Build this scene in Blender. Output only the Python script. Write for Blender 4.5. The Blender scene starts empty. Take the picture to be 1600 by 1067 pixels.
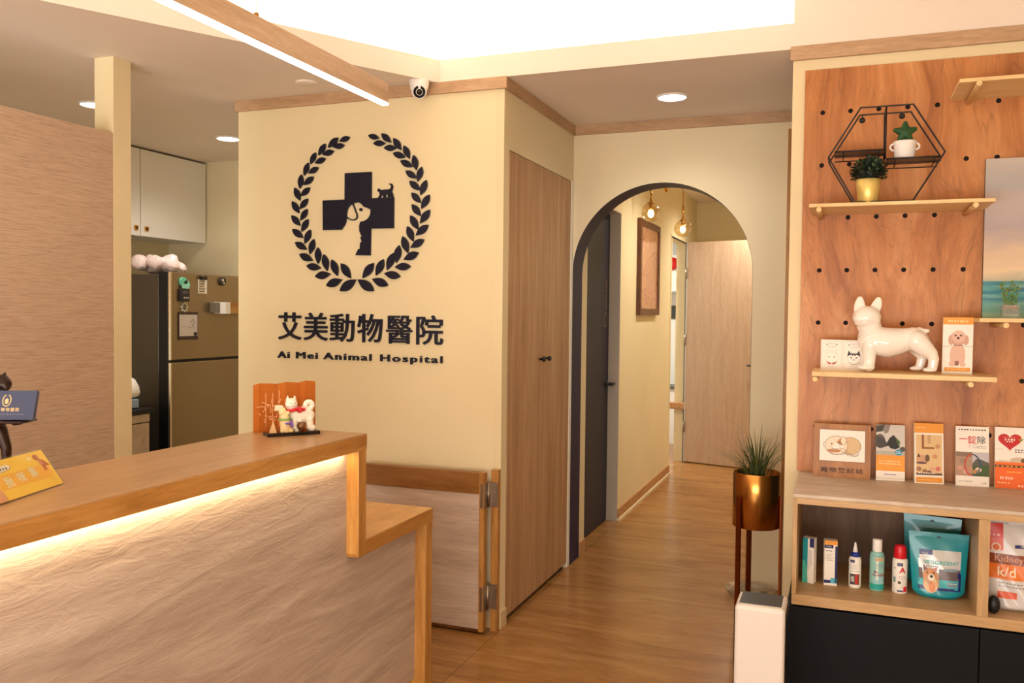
import bpy, bmesh, math, random
from mathutils import Vector, Matrix, Euler
random.seed(7)
sc = bpy.context.scene
COL = sc.collection
V = Vector
# ------------------------------------------------------------------ camera
FPX, CAMZ = 1342.6, 1.44
YAW, PITCH, ROLL = math.radians(20.837), math.radians(1.86), math.radians(0.62)
Fv = V((-math.sin(YAW)*math.cos(PITCH), math.cos(YAW)*math.cos(PITCH), -math.sin(PITCH)))
Rv = V((math.cos(YAW), math.sin(YAW), 0)); Uv = Rv.cross(Fv)
Rv, Uv = Rv*math.cos(ROLL)+Uv*math.sin(ROLL), -Rv*math.sin(ROLL)+Uv*math.cos(ROLL)
cd = bpy.data.cameras.new('camera'); cam = bpy.data.objects.new('camera', cd); COL.objects.link(cam)
cd.sensor_width = 36; cd.lens = FPX/1600*36; cd.clip_start = .05
cam.matrix_world = Matrix(((Rv.x, Uv.x, -Fv.x, 0), (Rv.y, Uv.y, -Fv.y, 0), (Rv.z, Uv.z, -Fv.z, CAMZ), (0, 0, 0, 1)))
sc.camera = cam
def onY(u, v, Y):      # point of the wall plane Y seen along a sight line (for tracing flat signs)
    d = Fv+Rv*((u-800)/FPX)-Uv*((v-533.5)/FPX); s = Y/d.y
    return V((d.x*s, Y, CAMZ+d.z*s))
# ------------------------------------------------------------------ world, exposure
w = bpy.data.worlds.new('world'); sc.world = w; w.use_nodes = True
w.node_tree.nodes['Background'].inputs[0].default_value = (.9, .8, .7, 1)
w.node_tree.nodes['Background'].inputs[1].default_value = .02
sc.view_settings.view_transform = 'Standard'; sc.view_settings.look = 'None'
sc.view_settings.exposure = -0.05; sc.view_settings.gamma = 1.0; sc.view_settings.use_curve_mapping = False
# ------------------------------------------------------------------ lights
WARM = (1.0, .92, .80); SOFT = (1.0, .95, .90)
def area(name, loc, size, power, color=WARM, rot=(0, 0, 0), shape='RECTANGLE', sy=None, spread=None):
    l = bpy.data.lights.new(name, 'AREA'); l.shape = shape; l.size = size
    if sy: l.size_y = sy
    l.energy = power; l.color = color
    if spread: l.spread = spread
    o = bpy.data.objects.new(name, l); COL.objects.link(o); o.location = loc; o.rotation_euler = rot; return o
def spot(name, loc, power, color=SOFT, angle=150, blend=1.0, radius=.06, aim=None):
    l = bpy.data.lights.new(name, 'SPOT'); l.energy = power; l.color = color
    l.spot_size = math.radians(angle); l.spot_blend = blend; l.shadow_soft_size = radius
    o = bpy.data.objects.new(name, l); COL.objects.link(o); o.location = loc
    if aim: o.rotation_euler = (V(aim)-V(loc)).to_track_quat('-Z', 'Y').to_euler()
    return o
DIAG = math.atan2(-.607, -1)   # direction of the slanting tray edge
# cove strips lying in the pocket round the raised ceiling, shining up
area('cove_light_back', (-.95, 3.70, 2.56), 1.45, 11, WARM, (math.pi, 0, 0), sy=.10)
L = 5.9; dx, dy = -.5188, -.8549
area('cove_light_side', (-1.83+dx*L/2+.02, 3.67+dy*L/2, 2.56), .10, 38, WARM, (math.pi, 0, math.atan2(-dx, dy)+math.pi), sy=L)
# strip under the raised counter top
area('counter_strip_light', (-1.424, 1.06, 1.0005), .012, 4.6, (1, .78, .46), (0, 0, 0), sy=2.5)
area('counter_foot_light', (-1.425, 1.4, .088), .012, 3.2, (1, .72, .36), (0, 0, 0), sy=2.7)
DOWN = [(-3.54, 4.354), (-3.63, 3.42), (-.782, 4.202), (-3.6, 1.6), (.9, .4)]
for i, (x, y) in enumerate(DOWN):
    spot('downlight_lamp', (x, y, 2.485), (46, 46, 22, 40, 0)[i] or 1, (1, .93, .82) if x < -3 else SOFT)
# unseen fill spots added under the raised ceiling, above and behind the camera
for (x, y, p) in ((-.75, 1.9, 34), (.55, 1.3, 34), (-.9, -.2, 40), (.6, -.5, 40), (-2.2, .9, 22)):
    spot('tray_fill_spot', (x, y, 2.84), p*.5, SOFT, 160, 1, .16)
# added unseen fill panels behind the camera, tilted up to brighten the ceilings
area('kitchen_fill_light', (-3.8, -1.55, 1.2), 1.3, 75, (.97, 1, .98), (math.pi/2+math.radians(32), 0, 0), sy=1.6)
area('front_fill_light', (-.8, -1.55, 1.2), 3.7, 285, (1, .97, .94), (math.pi/2+math.radians(38), 0, 0), sy=2.0)
# corridor light
for (y, p) in ((6.2, 100), (8.0, 110)):
    spot('corridor_lamp', (-.75, y, 2.60), p, WARM, 160, 1, .08)
for p in ((-1.205, 5.775, 2.125), (-1.139, 6.655, 2.10)):
    l = bpy.data.lights.new('globe_bulb_light', 'POINT'); l.energy = 14; l.color = (1, .70, .38); l.shadow_soft_size = .02
    o = bpy.data.objects.new('globe_bulb_light', l); COL.objects.link(o); o.location = p
area('side_room_lamp', (-2.4, 8.6, 2.4), .5, 40, (1, .97, .9), (0, 0, 0))
# ------------------------------------------------------------------ materials
def lin(c):
    return tuple((x/255/12.92 if x/255 <= .04045 else ((x/255+.055)/1.055)**2.4) for x in c)
MATS = {}
def P(name, c, rough=.6, metal=0, spec=.5, emit=None, estr=0, trans=0, alpha=1, ior=1.45, coat=0):
    if name in MATS: return MATS[name]
    m = bpy.data.materials.new(name); m.use_nodes = True; b = m.node_tree.nodes['Principled BSDF']
    b.inputs['Base Color'].default_value = (*lin(c), 1); b.inputs['Roughness'].default_value = rough
    b.inputs['Metallic'].default_value = metal; b.inputs['Specular IOR Level'].default_value = spec
    b.inputs['IOR'].default_value = ior; b.inputs['Transmission Weight'].default_value = trans
    b.inputs['Coat Weight'].default_value = coat; b.inputs['Alpha'].default_value = alpha
    if emit:
        b.inputs['Emission Color'].default_value = (*emit, 1); b.inputs['Emission Strength'].default_value = estr
    MATS[name] = m; return m
def C(r, g, b, rough=.55):
    return P('paint_%02x%02x%02x_%d' % (r, g, b, int(rough*100)), (r, g, b), rough)
def nodes(m):
    nt = m.node_tree; b = nt.nodes['Principled BSDF']
    def N(t, **kw):
        n = nt.nodes.new(t)
        for k, v in kw.items():
            if k in n.inputs: n.inputs[k].default_value = v
            else: setattr(n, k, v)
        return n
    return nt, b, N
def ramp(N, stops):
    r = N('ShaderNodeValToRGB'); e = r.color_ramp.elements
    while len(e) < len(stops): e.new(.5)
    for i, (p, c) in enumerate(stops): e[i].position = p; e[i].color = (*lin(c), 1)
    return r
def wood(name, cols, scale, rough=.45, fine=1.0, warp=0, veins=None, bump=.05, obj='Object', coat=0, spec=.5):
    """cols: three tones; scale: noise frequency per axis (low along the grain)."""
    m = P(name, cols[1], rough, coat=coat, spec=spec); nt, b, N = nodes(m); L_ = nt.links.new
    tc = N('ShaderNodeTexCoord'); mp = N('ShaderNodeMapping'); mp.inputs['Scale'].default_value = scale
    L_(tc.outputs[obj], mp.inputs[0]); src = mp.outputs[0]
    if warp:
        n0 = N('ShaderNodeTexNoise', Scale=1.3, Detail=2.0); L_(tc.outputs[obj], n0.inputs['Vector'])
        mx = N('ShaderNodeVectorMath', operation='MULTIPLY_ADD'); mx.inputs[1].default_value = (warp,)*3
        L_(n0.outputs['Color'], mx.inputs[0]); L_(mp.outputs[0], mx.inputs[2]); src = mx.outputs[0]
    n1 = N('ShaderNodeTexNoise', Scale=1.0, Detail=7.0, Roughness=.62, Distortion=.6); L_(src, n1.inputs['Vector'])
    r = ramp(N, [(.30, cols[0]), (.50, cols[1]), (.70, cols[2])]); L_(n1.outputs['Fac'], r.inputs[0])
    out = r.outputs[0]
    n2 = N('ShaderNodeTexNoise', Scale=7.0*fine, Detail=4.0, Roughness=.7); L_(src, n2.inputs['Vector'])
    r2 = N('ShaderNodeMapRange'); r2.inputs[1].default_value = .35; r2.inputs[2].default_value = .7
    r2.inputs[3].default_value = .86; r2.inputs[4].default_value = 1.08; L_(n2.outputs['Fac'], r2.inputs[0])
    mm = N('ShaderNodeMix', data_type='RGBA', blend_type='MULTIPLY'); mm.inputs[0].default_value = 1
    L_(out, mm.inputs[6]); L_(r2.outputs[0], mm.inputs[7]); out = mm.outputs[2]
    if veins:
        n3 = N('ShaderNodeTexNoise', Scale=veins[0], Detail=3.0, Roughness=.5, Distortion=1.2); L_(src, n3.inputs['Vector'])
        s = N('ShaderNodeMath', operation='SUBTRACT'); s.inputs[1].default_value = .5; L_(n3.outputs['Fac'], s.inputs[0])
        a = N('ShaderNodeMath', operation='ABSOLUTE'); L_(s.outputs[0], a.inputs[0])
        r3 = N('ShaderNodeMapRange'); r3.inputs[1].default_value = 0; r3.inputs[2].default_value = veins[1]
        r3.inputs[3].default_value = veins[2]; r3.inputs[4].default_value = 1; L_(a.outputs[0], r3.inputs[0])
        mm2 = N('ShaderNodeMix', data_type='RGBA', blend_type='MULTIPLY'); mm2.inputs[0].default_value = 1
        L_(out, mm2.inputs[6]); L_(r3.outputs[0], mm2.inputs[7]); out = mm2.outputs[2]
    L_(out, b.inputs['Base Color'])
    if bump:
        bp = N('ShaderNodeBump', Strength=bump, Distance=.002); L_(n2.outputs['Fac'], bp.inputs['Height']); L_(bp.outputs[0], b.inputs['Normal'])
    return m
def plaster(name, c, rough=.7, bump=.04):
    m = P(name, c, rough, spec=.3); nt, b, N = nodes(m)
    tc = N('ShaderNodeTexCoord'); n = N('ShaderNodeTexNoise', Scale=90.0, Detail=3.0); nt.links.new(tc.outputs['Object'], n.inputs['Vector'])
    bp = N('ShaderNodeBump', Strength=bump, Distance=.002); nt.links.new(n.outputs['Fac'], bp.inputs['Height']); nt.links.new(bp.outputs[0], b.inputs['Normal'])
    n2 = N('ShaderNodeTexNoise', Scale=1.2, Detail=2.0); nt.links.new(tc.outputs['Object'], n2.inputs['Vector'])
    k = [max(0, x-7) for x in c]; r = ramp(N, [(.35, k), (.65, c)]); nt.links.new(n2.outputs['Fac'], r.inputs[0]); nt.links.new(r.outputs[0], b.inputs['Base Color'])
    return m
CREAM = plaster('cream_wall_paint', (234, 217, 176))
CREAM2 = plaster('pale_cream_wall_paint', (236, 222, 186))
CEIL = plaster('ceiling_paint', (240, 226, 210))
WHITE = plaster('white_wall_paint', (235, 232, 224))
OAK = wood('counter_oak', [(156, 102, 44), (182, 128, 64), (202, 152, 86)], (22, 2.2, 22), .38, warp=.5)
OAKV = wood('counter_oak_upright', [(156, 102, 44), (182, 128, 64), (202, 152, 86)], (22, 22, 2.2), .38, warp=.5)
OAKTOP = wood('counter_oak_top', [(166, 126, 82), (178, 138, 94), (188, 148, 106)], (16, 1.6, 16), .30, warp=.3)
DESKTOP = wood('desk_oak_top', [(176, 122, 62), (202, 150, 88), (216, 168, 108)], (9, 2.4, 9), .35, warp=1.2)
CLOSET = wood('closet_wood', [(160, 118, 80), (184, 142, 102), (200, 160, 120)], (16, 16, 1.1), .45, warp=.25)
TRIM = wood('trim_wood', [(176, 140, 104), (192, 156, 120), (204, 170, 134)], (3, 3, 20), .5, warp=.1)
PEGW = wood('pegboard_cherry', [(152, 88, 42), (192, 124, 68), (216, 154, 98)], (6.0, 6.0, .75), .42, fine=1.6, warp=1.4, veins=(1.5, .010, .76))
PINE = wood('pine_wood', [(222, 184, 124), (234, 200, 144), (242, 212, 162)], (2.5, 20, 20), .5)
PINEY = wood('pine_peg_wood', [(222, 184, 124), (234, 200, 144), (242, 212, 162)], (20, 2.5, 20), .5)
CABW = wood('cabinet_oak', [(176, 138, 90), (194, 156, 108), (206, 168, 122)], (2.0, 18, 18), .45)
CABWV = wood('cabinet_oak_upright', [(176, 138, 90), (194, 156, 108), (206, 168, 122)], (18, 18, 2.0), .45)
CABDARK = wood('cabinet_back_panel', [(92, 66, 48), (110, 82, 60), (124, 94, 70)], (18, 18, 2), .6)
CABTOP = wood('cabinet_stone_top', [(184, 166, 146), (200, 182, 162), (212, 196, 178)], (3, 9, 9), .45, warp=.8, bump=0)
TANDOOR = wood('tan_laminate', [(184, 154, 124), (192, 162, 134), (198, 170, 142)], (30, 30, 2), .5, bump=0)
FRAMEW = wood('dark_picture_frame', [(74, 40, 18), (98, 56, 26), (120, 72, 36)], (20, 20, 4), .35)
SIGNW = wood('photo_frame_wood', [(146, 90, 36), (168, 108, 44), (180, 122, 56)], (20, 20, 3), .4)
LAMPW = wood('lamp_wood', [(180, 144, 106), (196, 160, 122), (208, 174, 138)], (20, 2, 20), .4)
NAVY = P('navy_paint', (20, 20, 66), .5, spec=.25); SIGN = P('sign_navy', (20, 20, 40), .35, spec=.35)
DOORN = P('charcoal_navy_door', (40, 38, 52), .5, spec=.3); BLACK = P('black_metal', (24, 20, 20), .4)
CASING = P('grey_door_casing', (186, 176, 162), .5); PITCHB = P('black_plastic', (18, 18, 20), .45)
BRASS = P('brushed_brass', (196, 140, 60), .22, 1); GOLDM = P('gold_pot_metal', (206, 146, 74), .24, 1)
GOLDP = P('matte_gold_pot', (226, 200, 118), .38, .55); STEEL = P('hinge_steel', (160, 146, 128), .42, 1)
COPPER = P('copper_stand', (150, 84, 44), .3, 1)
CABBLK = P('black_laminate', (17, 18, 21), .6, spec=.2); CERAM = P('white_ceramic', (244, 236, 226), .12, coat=.6)
WHITEP = P('white_plastic', (242, 238, 232), .35)
LED = P('led_diffuser', (255, 250, 250), .5, emit=(1, .93, 1), estr=5.5); DISC = P('downlight_diffuser', (255, 255, 255), .5, emit=(1, .96, .9), estr=14)
BULB = P('bulb_glow', (255, 240, 200), .5, emit=(1, .80, .45), estr=14)
def thin(name, tint, refl=.06, top=.7):
    m = bpy.data.materials.new(name); m.use_nodes = True; nt = m.node_tree; nt.nodes.remove(nt.nodes['Principled BSDF'])
    tr = nt.nodes.new('ShaderNodeBsdfTransparent'); gl = nt.nodes.new('ShaderNodeBsdfGlossy'); lw = nt.nodes.new('ShaderNodeLayerWeight'); mx = nt.nodes.new('ShaderNodeMixShader'); mr = nt.nodes.new('ShaderNodeMapRange')
    tr.inputs[0].default_value = (*tint, 1); gl.inputs['Roughness'].default_value = .03; lw.inputs[0].default_value = .25
    mr.inputs[3].default_value = refl; mr.inputs[4].default_value = top; nt.links.new(lw.outputs['Facing'], mr.inputs[0])
    nt.links.new(mr.outputs[0], mx.inputs[0]); nt.links.new(tr.outputs[0], mx.inputs[1]); nt.links.new(gl.outputs[0], mx.inputs[2]); nt.links.new(mx.outputs[0], nt.nodes['Material Output'].inputs[0]); return m
GLASS = thin('clear_glass', (.96, .97, .97)); AMBER = thin('amber_glass', (.97, .88, .68), .08)
ACRY = thin('clear_acrylic', (.97, .98, .98), .01, .2)
def floor_mat():
    m = wood('floor_planks', [(138, 92, 46), (160, 112, 60), (176, 130, 76)], (2.0, 11, 1), .22, warp=.8, bump=.02, spec=.5)
    nt, b, N = nodes(m); L_ = nt.links.new
    old = b.inputs['Base Color'].links[0].from_socket
    tc = N('ShaderNodeTexCoord'); br = N('ShaderNodeTexBrick', Scale=1.0); br.offset = .0; br.offset_frequency = 2
    mp = N('ShaderNodeMapping'); mp.inputs['Location'].default_value = (-.12, .05, 0); L_(tc.outputs['Object'], mp.inputs[0])
    for k, v in (('Color1', (1, 1, 1, 1)), ('Color2', (.95, .94, .93, 1)), ('Mortar', (.52, .45, .4, 1)), ('Mortar Size', .0022), ('Brick Width', 1.2), ('Row Height', .6), ('Mortar Smooth', .3)): br.inputs[k].default_value = v
    L_(mp.outputs[0], br.inputs['Vector'])
    mm = N('ShaderNodeMix', data_type='RGBA', blend_type='MULTIPLY'); mm.inputs[0].default_value = 1
    L_(old, mm.inputs[6]); L_(br.outputs[0], mm.inputs[7]); L_(mm.outputs[2], b.inputs['Base Color'])
    return m
FLOOR = floor_mat()
def stone_mat():
    m = P('travertine_panel', (196, 170, 150), .65, spec=.3); nt, b, N = nodes(m); L_ = nt.links.new
    tc = N('ShaderNodeTexCoord'); mp = N('ShaderNodeMapping'); mp.inputs['Scale'].default_value = (3, 1.1, 9); mp.inputs['Rotation'].default_value = (.10, 0, 0)
    L_(tc.outputs['Object'], mp.inputs[0])
    n = N('ShaderNodeTexNoise', Scale=1.6, Detail=8.0, Roughness=.6, Distortion=.8); L_(mp.outputs[0], n.inputs['Vector'])
    r = ramp(N, [(.3, (158, 138, 124)), (.5, (178, 158, 144)), (.68, (194, 176, 162))]); L_(n.outputs['Fac'], r.inputs[0]); L_(r.outputs[0], b.inputs['Base Color'])
    mp2 = N('ShaderNodeMapping'); mp2.inputs['Scale'].default_value = (6, 5, 22); L_(tc.outputs['Object'], mp2.inputs[0])
    n2 = N('ShaderNodeTexNoise', Scale=1.6, Detail=6.0, Roughness=.62, Distortion=1.0); L_(mp2.outputs[0], n2.inputs['Vector'])
    rr = N('ShaderNodeMapRange'); rr.inputs[1].default_value = .42; rr.inputs[2].default_value = .62; L_(n2.outputs['Fac'], rr.inputs[0])
    bp = N('ShaderNodeBump', Strength=.38, Distance=.0022); L_(rr.outputs[0], bp.inputs['Height']); L_(bp.outputs[0], b.inputs['Normal'])
    return m
STONE = stone_mat()
def gatestone():
    return wood('gate_stone_laminate', [(176, 152, 134), (196, 174, 156), (210, 190, 174)], (1.2, 9, 14), .5, warp=.6, bump=.02)
GSTONE = gatestone()
def grass_mat():
    m = P('grasscloth_wallpaper', (200, 166, 132), .75, spec=.25); nt, b, N = nodes(m); L_ = nt.links.new
    tc = N('ShaderNodeTexCoord'); mp = N('ShaderNodeMapping'); mp.inputs['Scale'].default_value = (12, 12, 230); L_(tc.outputs['Object'], mp.inputs[0])
    n = N('ShaderNodeTexNoise', Scale=1.0, Detail=4.0, Roughness=.65, Distortion=.3); L_(mp.outputs[0], n.inputs['Vector'])
    r = ramp(N, [(.25, (168, 142, 120)), (.48, (196, 168, 142)), (.7, (208, 182, 158))]); L_(n.outputs['Fac'], r.inputs[0]); L_(r.outputs[0], b.inputs['Base Color'])
    bp = N('ShaderNodeBump', Strength=.5, Distance=.003); L_(n.outputs['Fac'], bp.inputs['Height']); L_(bp.outputs[0], b.inputs['Normal'])
    return m
GRASSC = grass_mat()
def fridge_mat(name, c):
    m = P(name, c, .34, .85); nt, b, N = nodes(m); L_ = nt.links.new
    tc = N('ShaderNodeTexCoord'); mp = N('ShaderNodeMapping'); mp.inputs['Scale'].default_value = (400, 4, 400); L_(tc.outputs['Object'], mp.inputs[0])
    n = N('ShaderNodeTexNoise', Scale=1.0, Detail=2.0); L_(mp.outputs[0], n.inputs['Vector'])
    bp = N('ShaderNodeBump', Strength=.04, Distance=.001); L_(n.outputs['Fac'], bp.inputs['Height']); L_(bp.outputs[0], b.inputs['Normal'])
    return m
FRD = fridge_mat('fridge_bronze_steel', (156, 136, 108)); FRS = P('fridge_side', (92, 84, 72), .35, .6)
# ------------------------------------------------------------------ builders
class Fr:   # flat frame: origin and two unit axes; n faces the viewer
    def __init__(s, o, ux=(1, 0, 0), uy=(0, 0, 1), sx=1, sy=1):
        s.o = V(o); s.ux = V(ux).normalized(); s.uy = V(uy).normalized(); s.n = s.ux.cross(s.uy); s.sx = sx; s.sy = sy
    def __call__(s, x, y, off=0): return s.o+s.ux*(x*s.sx)+s.uy*(y*s.sy)+s.n*off
class MB:
    def __init__(s): s.bm = bmesh.new(); s.m = []
    def mi(s, mat):
        if mat not in s.m: s.m.append(mat)
        return s.m.index(mat)
    def _f(s, vs, k, smooth=False):
        try: f = s.bm.faces.new(vs)
        except ValueError: return None
        f.material_index = k; f.smooth = smooth; return f
    def box(s, x0, x1, y0, y1, z0, z1, mat):
        return s.obox(V(((x0+x1)/2, (y0+y1)/2, (z0+z1)/2)), (abs(x1-x0), abs(y1-y0), abs(z1-z0)), Matrix(), mat)
    def obox(s, c, size, rot, mat):
        k = s.mi(mat); R3 = rot.to_3x3(); hx, hy, hz = size[0]/2, size[1]/2, size[2]/2
        v = [s.bm.verts.new(V(c)+R3@V((sx*hx, sy*hy, sz*hz))) for sx, sy, sz in ((-1, -1, -1), (1, -1, -1), (1, 1, -1), (-1, 1, -1), (-1, -1, 1), (1, -1, 1), (1, 1, 1), (-1, 1, 1))]
        for f in ((0, 3, 2, 1), (4, 5, 6, 7), (0, 1, 5, 4), (1, 2, 6, 5), (2, 3, 7, 6), (3, 0, 4, 7)): s._f([v[i] for i in f], k)
        return s
    def prism(s, pts, n, mat, side=None):      # pts: 3D loop; n: extrusion vector
        k = s.mi(mat); ks = s.mi(side) if side else k; n = V(n)
        a = [s.bm.verts.new(V(p)) for p in pts]; b = [s.bm.verts.new(V(p)+n) for p in pts]
        s._f(list(reversed(a)), k); s._f(b, k); m = len(a)
        for i in range(m): s._f([a[i], a[(i+1) % m], b[(i+1) % m], b[i]], ks)
        return s
    def poly(s, fr, pts, mat, off=.0004, depth=0):
        if depth: return s.prism([fr(x, y, off) for x, y in pts], fr.n*depth, mat)
        s._f([s.bm.verts.new(fr(x, y, off)) for x, y in pts], s.mi(mat)); return s
    def rect(s, fr, x0, x1, y0, y1, mat, off=.0004): return s.poly(fr, [(x0, y0), (x1, y0), (x1, y1), (x0, y1)], mat, off)
    def disc(s, fr, x, y, rx, mat, off=.0004, ry=None, n=20, a0=0, depth=0):
        ry = ry or rx*fr.sx/fr.sy
        return s.poly(fr, [(x+rx*math.cos(a0+2*math.pi*i/n), y+ry*math.sin(a0+2*math.pi*i/n)) for i in range(n)], mat, off, depth)
    def line(s, fr, pts, wd, mat, off=.0006, closed=False, depth=0):
        if closed: pts = list(pts)+[pts[0]]
        P3 = [fr(x, y, off) for x, y in pts]; k = s.mi(mat)
        for a, b in zip(P3, P3[1:]):
            d = (b-a)
            if d.length < 1e-7: continue
            d.normalize(); q = d.cross(fr.n)*wd/2; e = d*wd*.25
            lp = [a-e+q, a-e-q, b+e-q, b+e+q]
            if depth: s.prism(lp, fr.n*depth, mat)
            else: s._f([s.bm.verts.new(p) for p in reversed(lp)], k)
        return s
    def tube(s, pts, r, mat, seg=8, closed=False, r2=None):
        k = s.mi(mat); pts = [V(p) for p in pts]; n = len(pts); rings = []; up = None
        for i, p in enumerate(pts):
            if closed: t = pts[(i+1) % n]-pts[i-1]
            else: t = pts[min(i+1, n-1)]-pts[max(i-1, 0)]
            t.normalize()
            if up is None:
                a = V((0, 0, 1)) if abs(t.z) < .9 else V((1, 0, 0)); up = (a-t*a.dot(t)).normalized()
            else: up = (up-t*up.dot(t)).normalized()
            q = t.cross(up); rr = r if r2 is None else r+(r2-r)*i/max(1, n-1)
            if isinstance(r, (list, tuple)): rr = r[i]
            rings.append([s.bm.verts.new(p+(up*math.cos(2*math.pi*j/seg)+q*math.sin(2*math.pi*j/seg))*rr) for j in range(seg)])
        m = n if closed else n-1
        for i in range(m):
            A, B = rings[i], rings[(i+1) % n]
            for j in range(seg): s._f([A[j], A[(j+1) % seg], B[(j+1) % seg], B[j]], k, True)
        if not closed: s._f(list(reversed(rings[0])), k); s._f(rings[-1], k)
        return s
    def lathe(s, prof, c, mat, seg=32, axis=(0, 0, 1), cap=True, mats=None):   # prof: (r, h) list
        c = V(c); ax = V(axis).normalized(); a = V((1, 0, 0)) if abs(ax.x) < .9 else V((0, 1, 0)); a = (a-ax*a.dot(ax)).normalized(); b = ax.cross(a)
        rings = []; k = s.mi(mat)
        for r, h in prof:
            rings.append([s.bm.verts.new(c+ax*h+(a*math.cos(2*math.pi*j/seg)+b*math.sin(2*math.pi*j/seg))*max(r, 1e-5)) for j in range(seg)])
        for i in range(len(rings)-1):
            kk = s.mi(mats[i]) if mats else k
            for j in range(seg): s._f([rings[i][j], rings[i][(j+1) % seg], rings[i+1][(j+1) % seg], rings[i+1][j]], kk, True)
        if cap: s._f(list(reversed(rings[0])), s.mi(mats[0]) if mats else k); s._f(rings[-1], s.mi(mats[-1]) if mats else k)
        return s
    def ball(s, c, r, mat, rot=None, seg=16):
        r = (r, r, r) if not isinstance(r, (tuple, list)) else r; R3 = (rot or Matrix()).to_3x3(); k = s.mi(mat)
        M = Matrix.Translation(V(c))@R3.to_4x4()@Matrix.Diagonal((*r, 1))
        g = bmesh.ops.create_uvsphere(s.bm, u_segments=seg, v_segments=max(6, seg*3//4), radius=1, matrix=M)
        for v in g['verts']:
            for f in v.link_faces: f.material_index = k; f.smooth = True
        return s
    def text(s, fr, x, y, body, size, mat, off=.0006, bold=0, depth=0, width=None, align='CENTER', rot=0, space=1, ay='CENTER'):
        cu = bpy.data.curves.new('t', 'FONT'); cu.body = body; cu.size = size; cu.offset = bold; cu.extrude = depth/2; cu.align_x = align; cu.align_y = ay; cu.space_character = space
        cu.resolution_u = 3
        o = bpy.data.objects.new('t', cu); COL.objects.link(o); bpy.context.view_layer.update()
        me = bpy.data.meshes.new_from_object(o.evaluated_get(bpy.context.evaluated_depsgraph_get()))
        xs = [v.co.x for v in me.vertices] or [0, 1]; k = 1
        if width: k = width/(max(xs)-min(xs))
        R2 = Matrix.Rotation(rot, 3, 'Z'); kk = s.mi(mat); n0 = len(s.bm.faces)
        for v in me.vertices:
            p = R2@V((v.co.x*k, v.co.y, 0)); z = v.co.z
            v.co = fr(x+p.x/fr.sx, y+p.y/fr.sy, off+depth/2+z)
        s.bm.from_mesh(me); s.bm.faces.ensure_lookup_table()
        for f in s.bm.faces[n0:]: f.material_index = kk; f.smooth = False
        bpy.data.objects.remove(o); bpy.data.curves.remove(cu); bpy.data.meshes.remove(me); return s
    def build(s, name, parent=None, bevel=0, loc=None, local=False, recalc=False):
        if recalc: bmesh.ops.recalc_face_normals(s.bm, faces=s.bm.faces[:])
        vs = [v.co for v in s.bm.verts]
        if parent is not None and not local: off = V(parent.location)
        elif loc is not None: off = V(loc)
        elif parent is None and not local:
            off = V(((min(v.x for v in vs)+max(v.x for v in vs))/2, (min(v.y for v in vs)+max(v.y for v in vs))/2, min(v.z for v in vs)))
        else: off = V((0, 0, 0))
        for v in s.bm.verts: v.co -= off
        me = bpy.data.meshes.new(name); s.bm.to_mesh(me); s.bm.free()
        for m in s.m: me.materials.append(m)
        o = bpy.data.objects.new(name, me); COL.objects.link(o)
        if parent is not None: o.parent = parent
        elif not local: o.location = off
        if bevel:
            b = o.modifiers.new('bevel', 'BEVEL'); b.width = bevel; b.segments = 2; b.limit_method = 'ANGLE'; b.angle_limit = .7
        return o
def blob(mb, name, parent=None, voxel=.003, smooth=6, mat=None, local=False):
    """fuse overlapping shapes into one continuous surface"""
    o = mb.build(name, parent, local=local)
    r = o.modifiers.new('r', 'REMESH'); r.mode = 'VOXEL'; r.voxel_size = voxel; r.use_smooth_shade = True
    q = o.modifiers.new('s', 'SMOOTH'); q.factor = .6; q.iterations = smooth
    bpy.context.view_layer.update()
    me = bpy.data.meshes.new_from_object(o.evaluated_get(bpy.context.evaluated_depsgraph_get()))
    o.modifiers.clear(); o.data = me; me.materials.clear(); me.materials.append(mat or mb.m[0])
    for p in me.polygons: p.use_smooth = True; p.material_index = 0
    return o
def thing(name, label, cat, loc=(0, 0, 0), group=None, rot=None):
    o = bpy.data.objects.new(name, None); COL.objects.link(o); o.location = loc; o.empty_display_size = .05
    if rot: o.rotation_euler = rot
    return tag(o, label, cat, group)
def tag(o, label, cat, group=None):
    o['label'] = label; o['category'] = cat
    if group: o['group'] = group
    return o
def struct(name, mb, bevel=0, parent=None):
    o = mb.build(name, parent, bevel)
    if parent is None: o['kind'] = 'structure'
    return o
def dup(root, loc, label, rotz=None):
    r = root.copy(); COL.objects.link(r); r.location = loc; r['label'] = label
    if rotz is not None: r.rotation_euler.z = rotz
    for ch in list(root.children):
        c = ch.copy(); COL.objects.link(c); c.parent = r
        for g in list(ch.children):
            d = g.copy(); COL.objects.link(d); d.parent = c
    return r
# ================================================================== THE ROOM
XL, XR, YB, YF = -4.62, 1.55, -1.6, 9.15
XC = -1.424            # plane of closet front and corridor wall
YL, YA, YS = 3.615, 4.69, 3.607
H = 2.5
struct('floor', MB().box(XL-.1, XR+.1, YB-.1, YF+1.2, -.08, 0, FLOOR))
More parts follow.
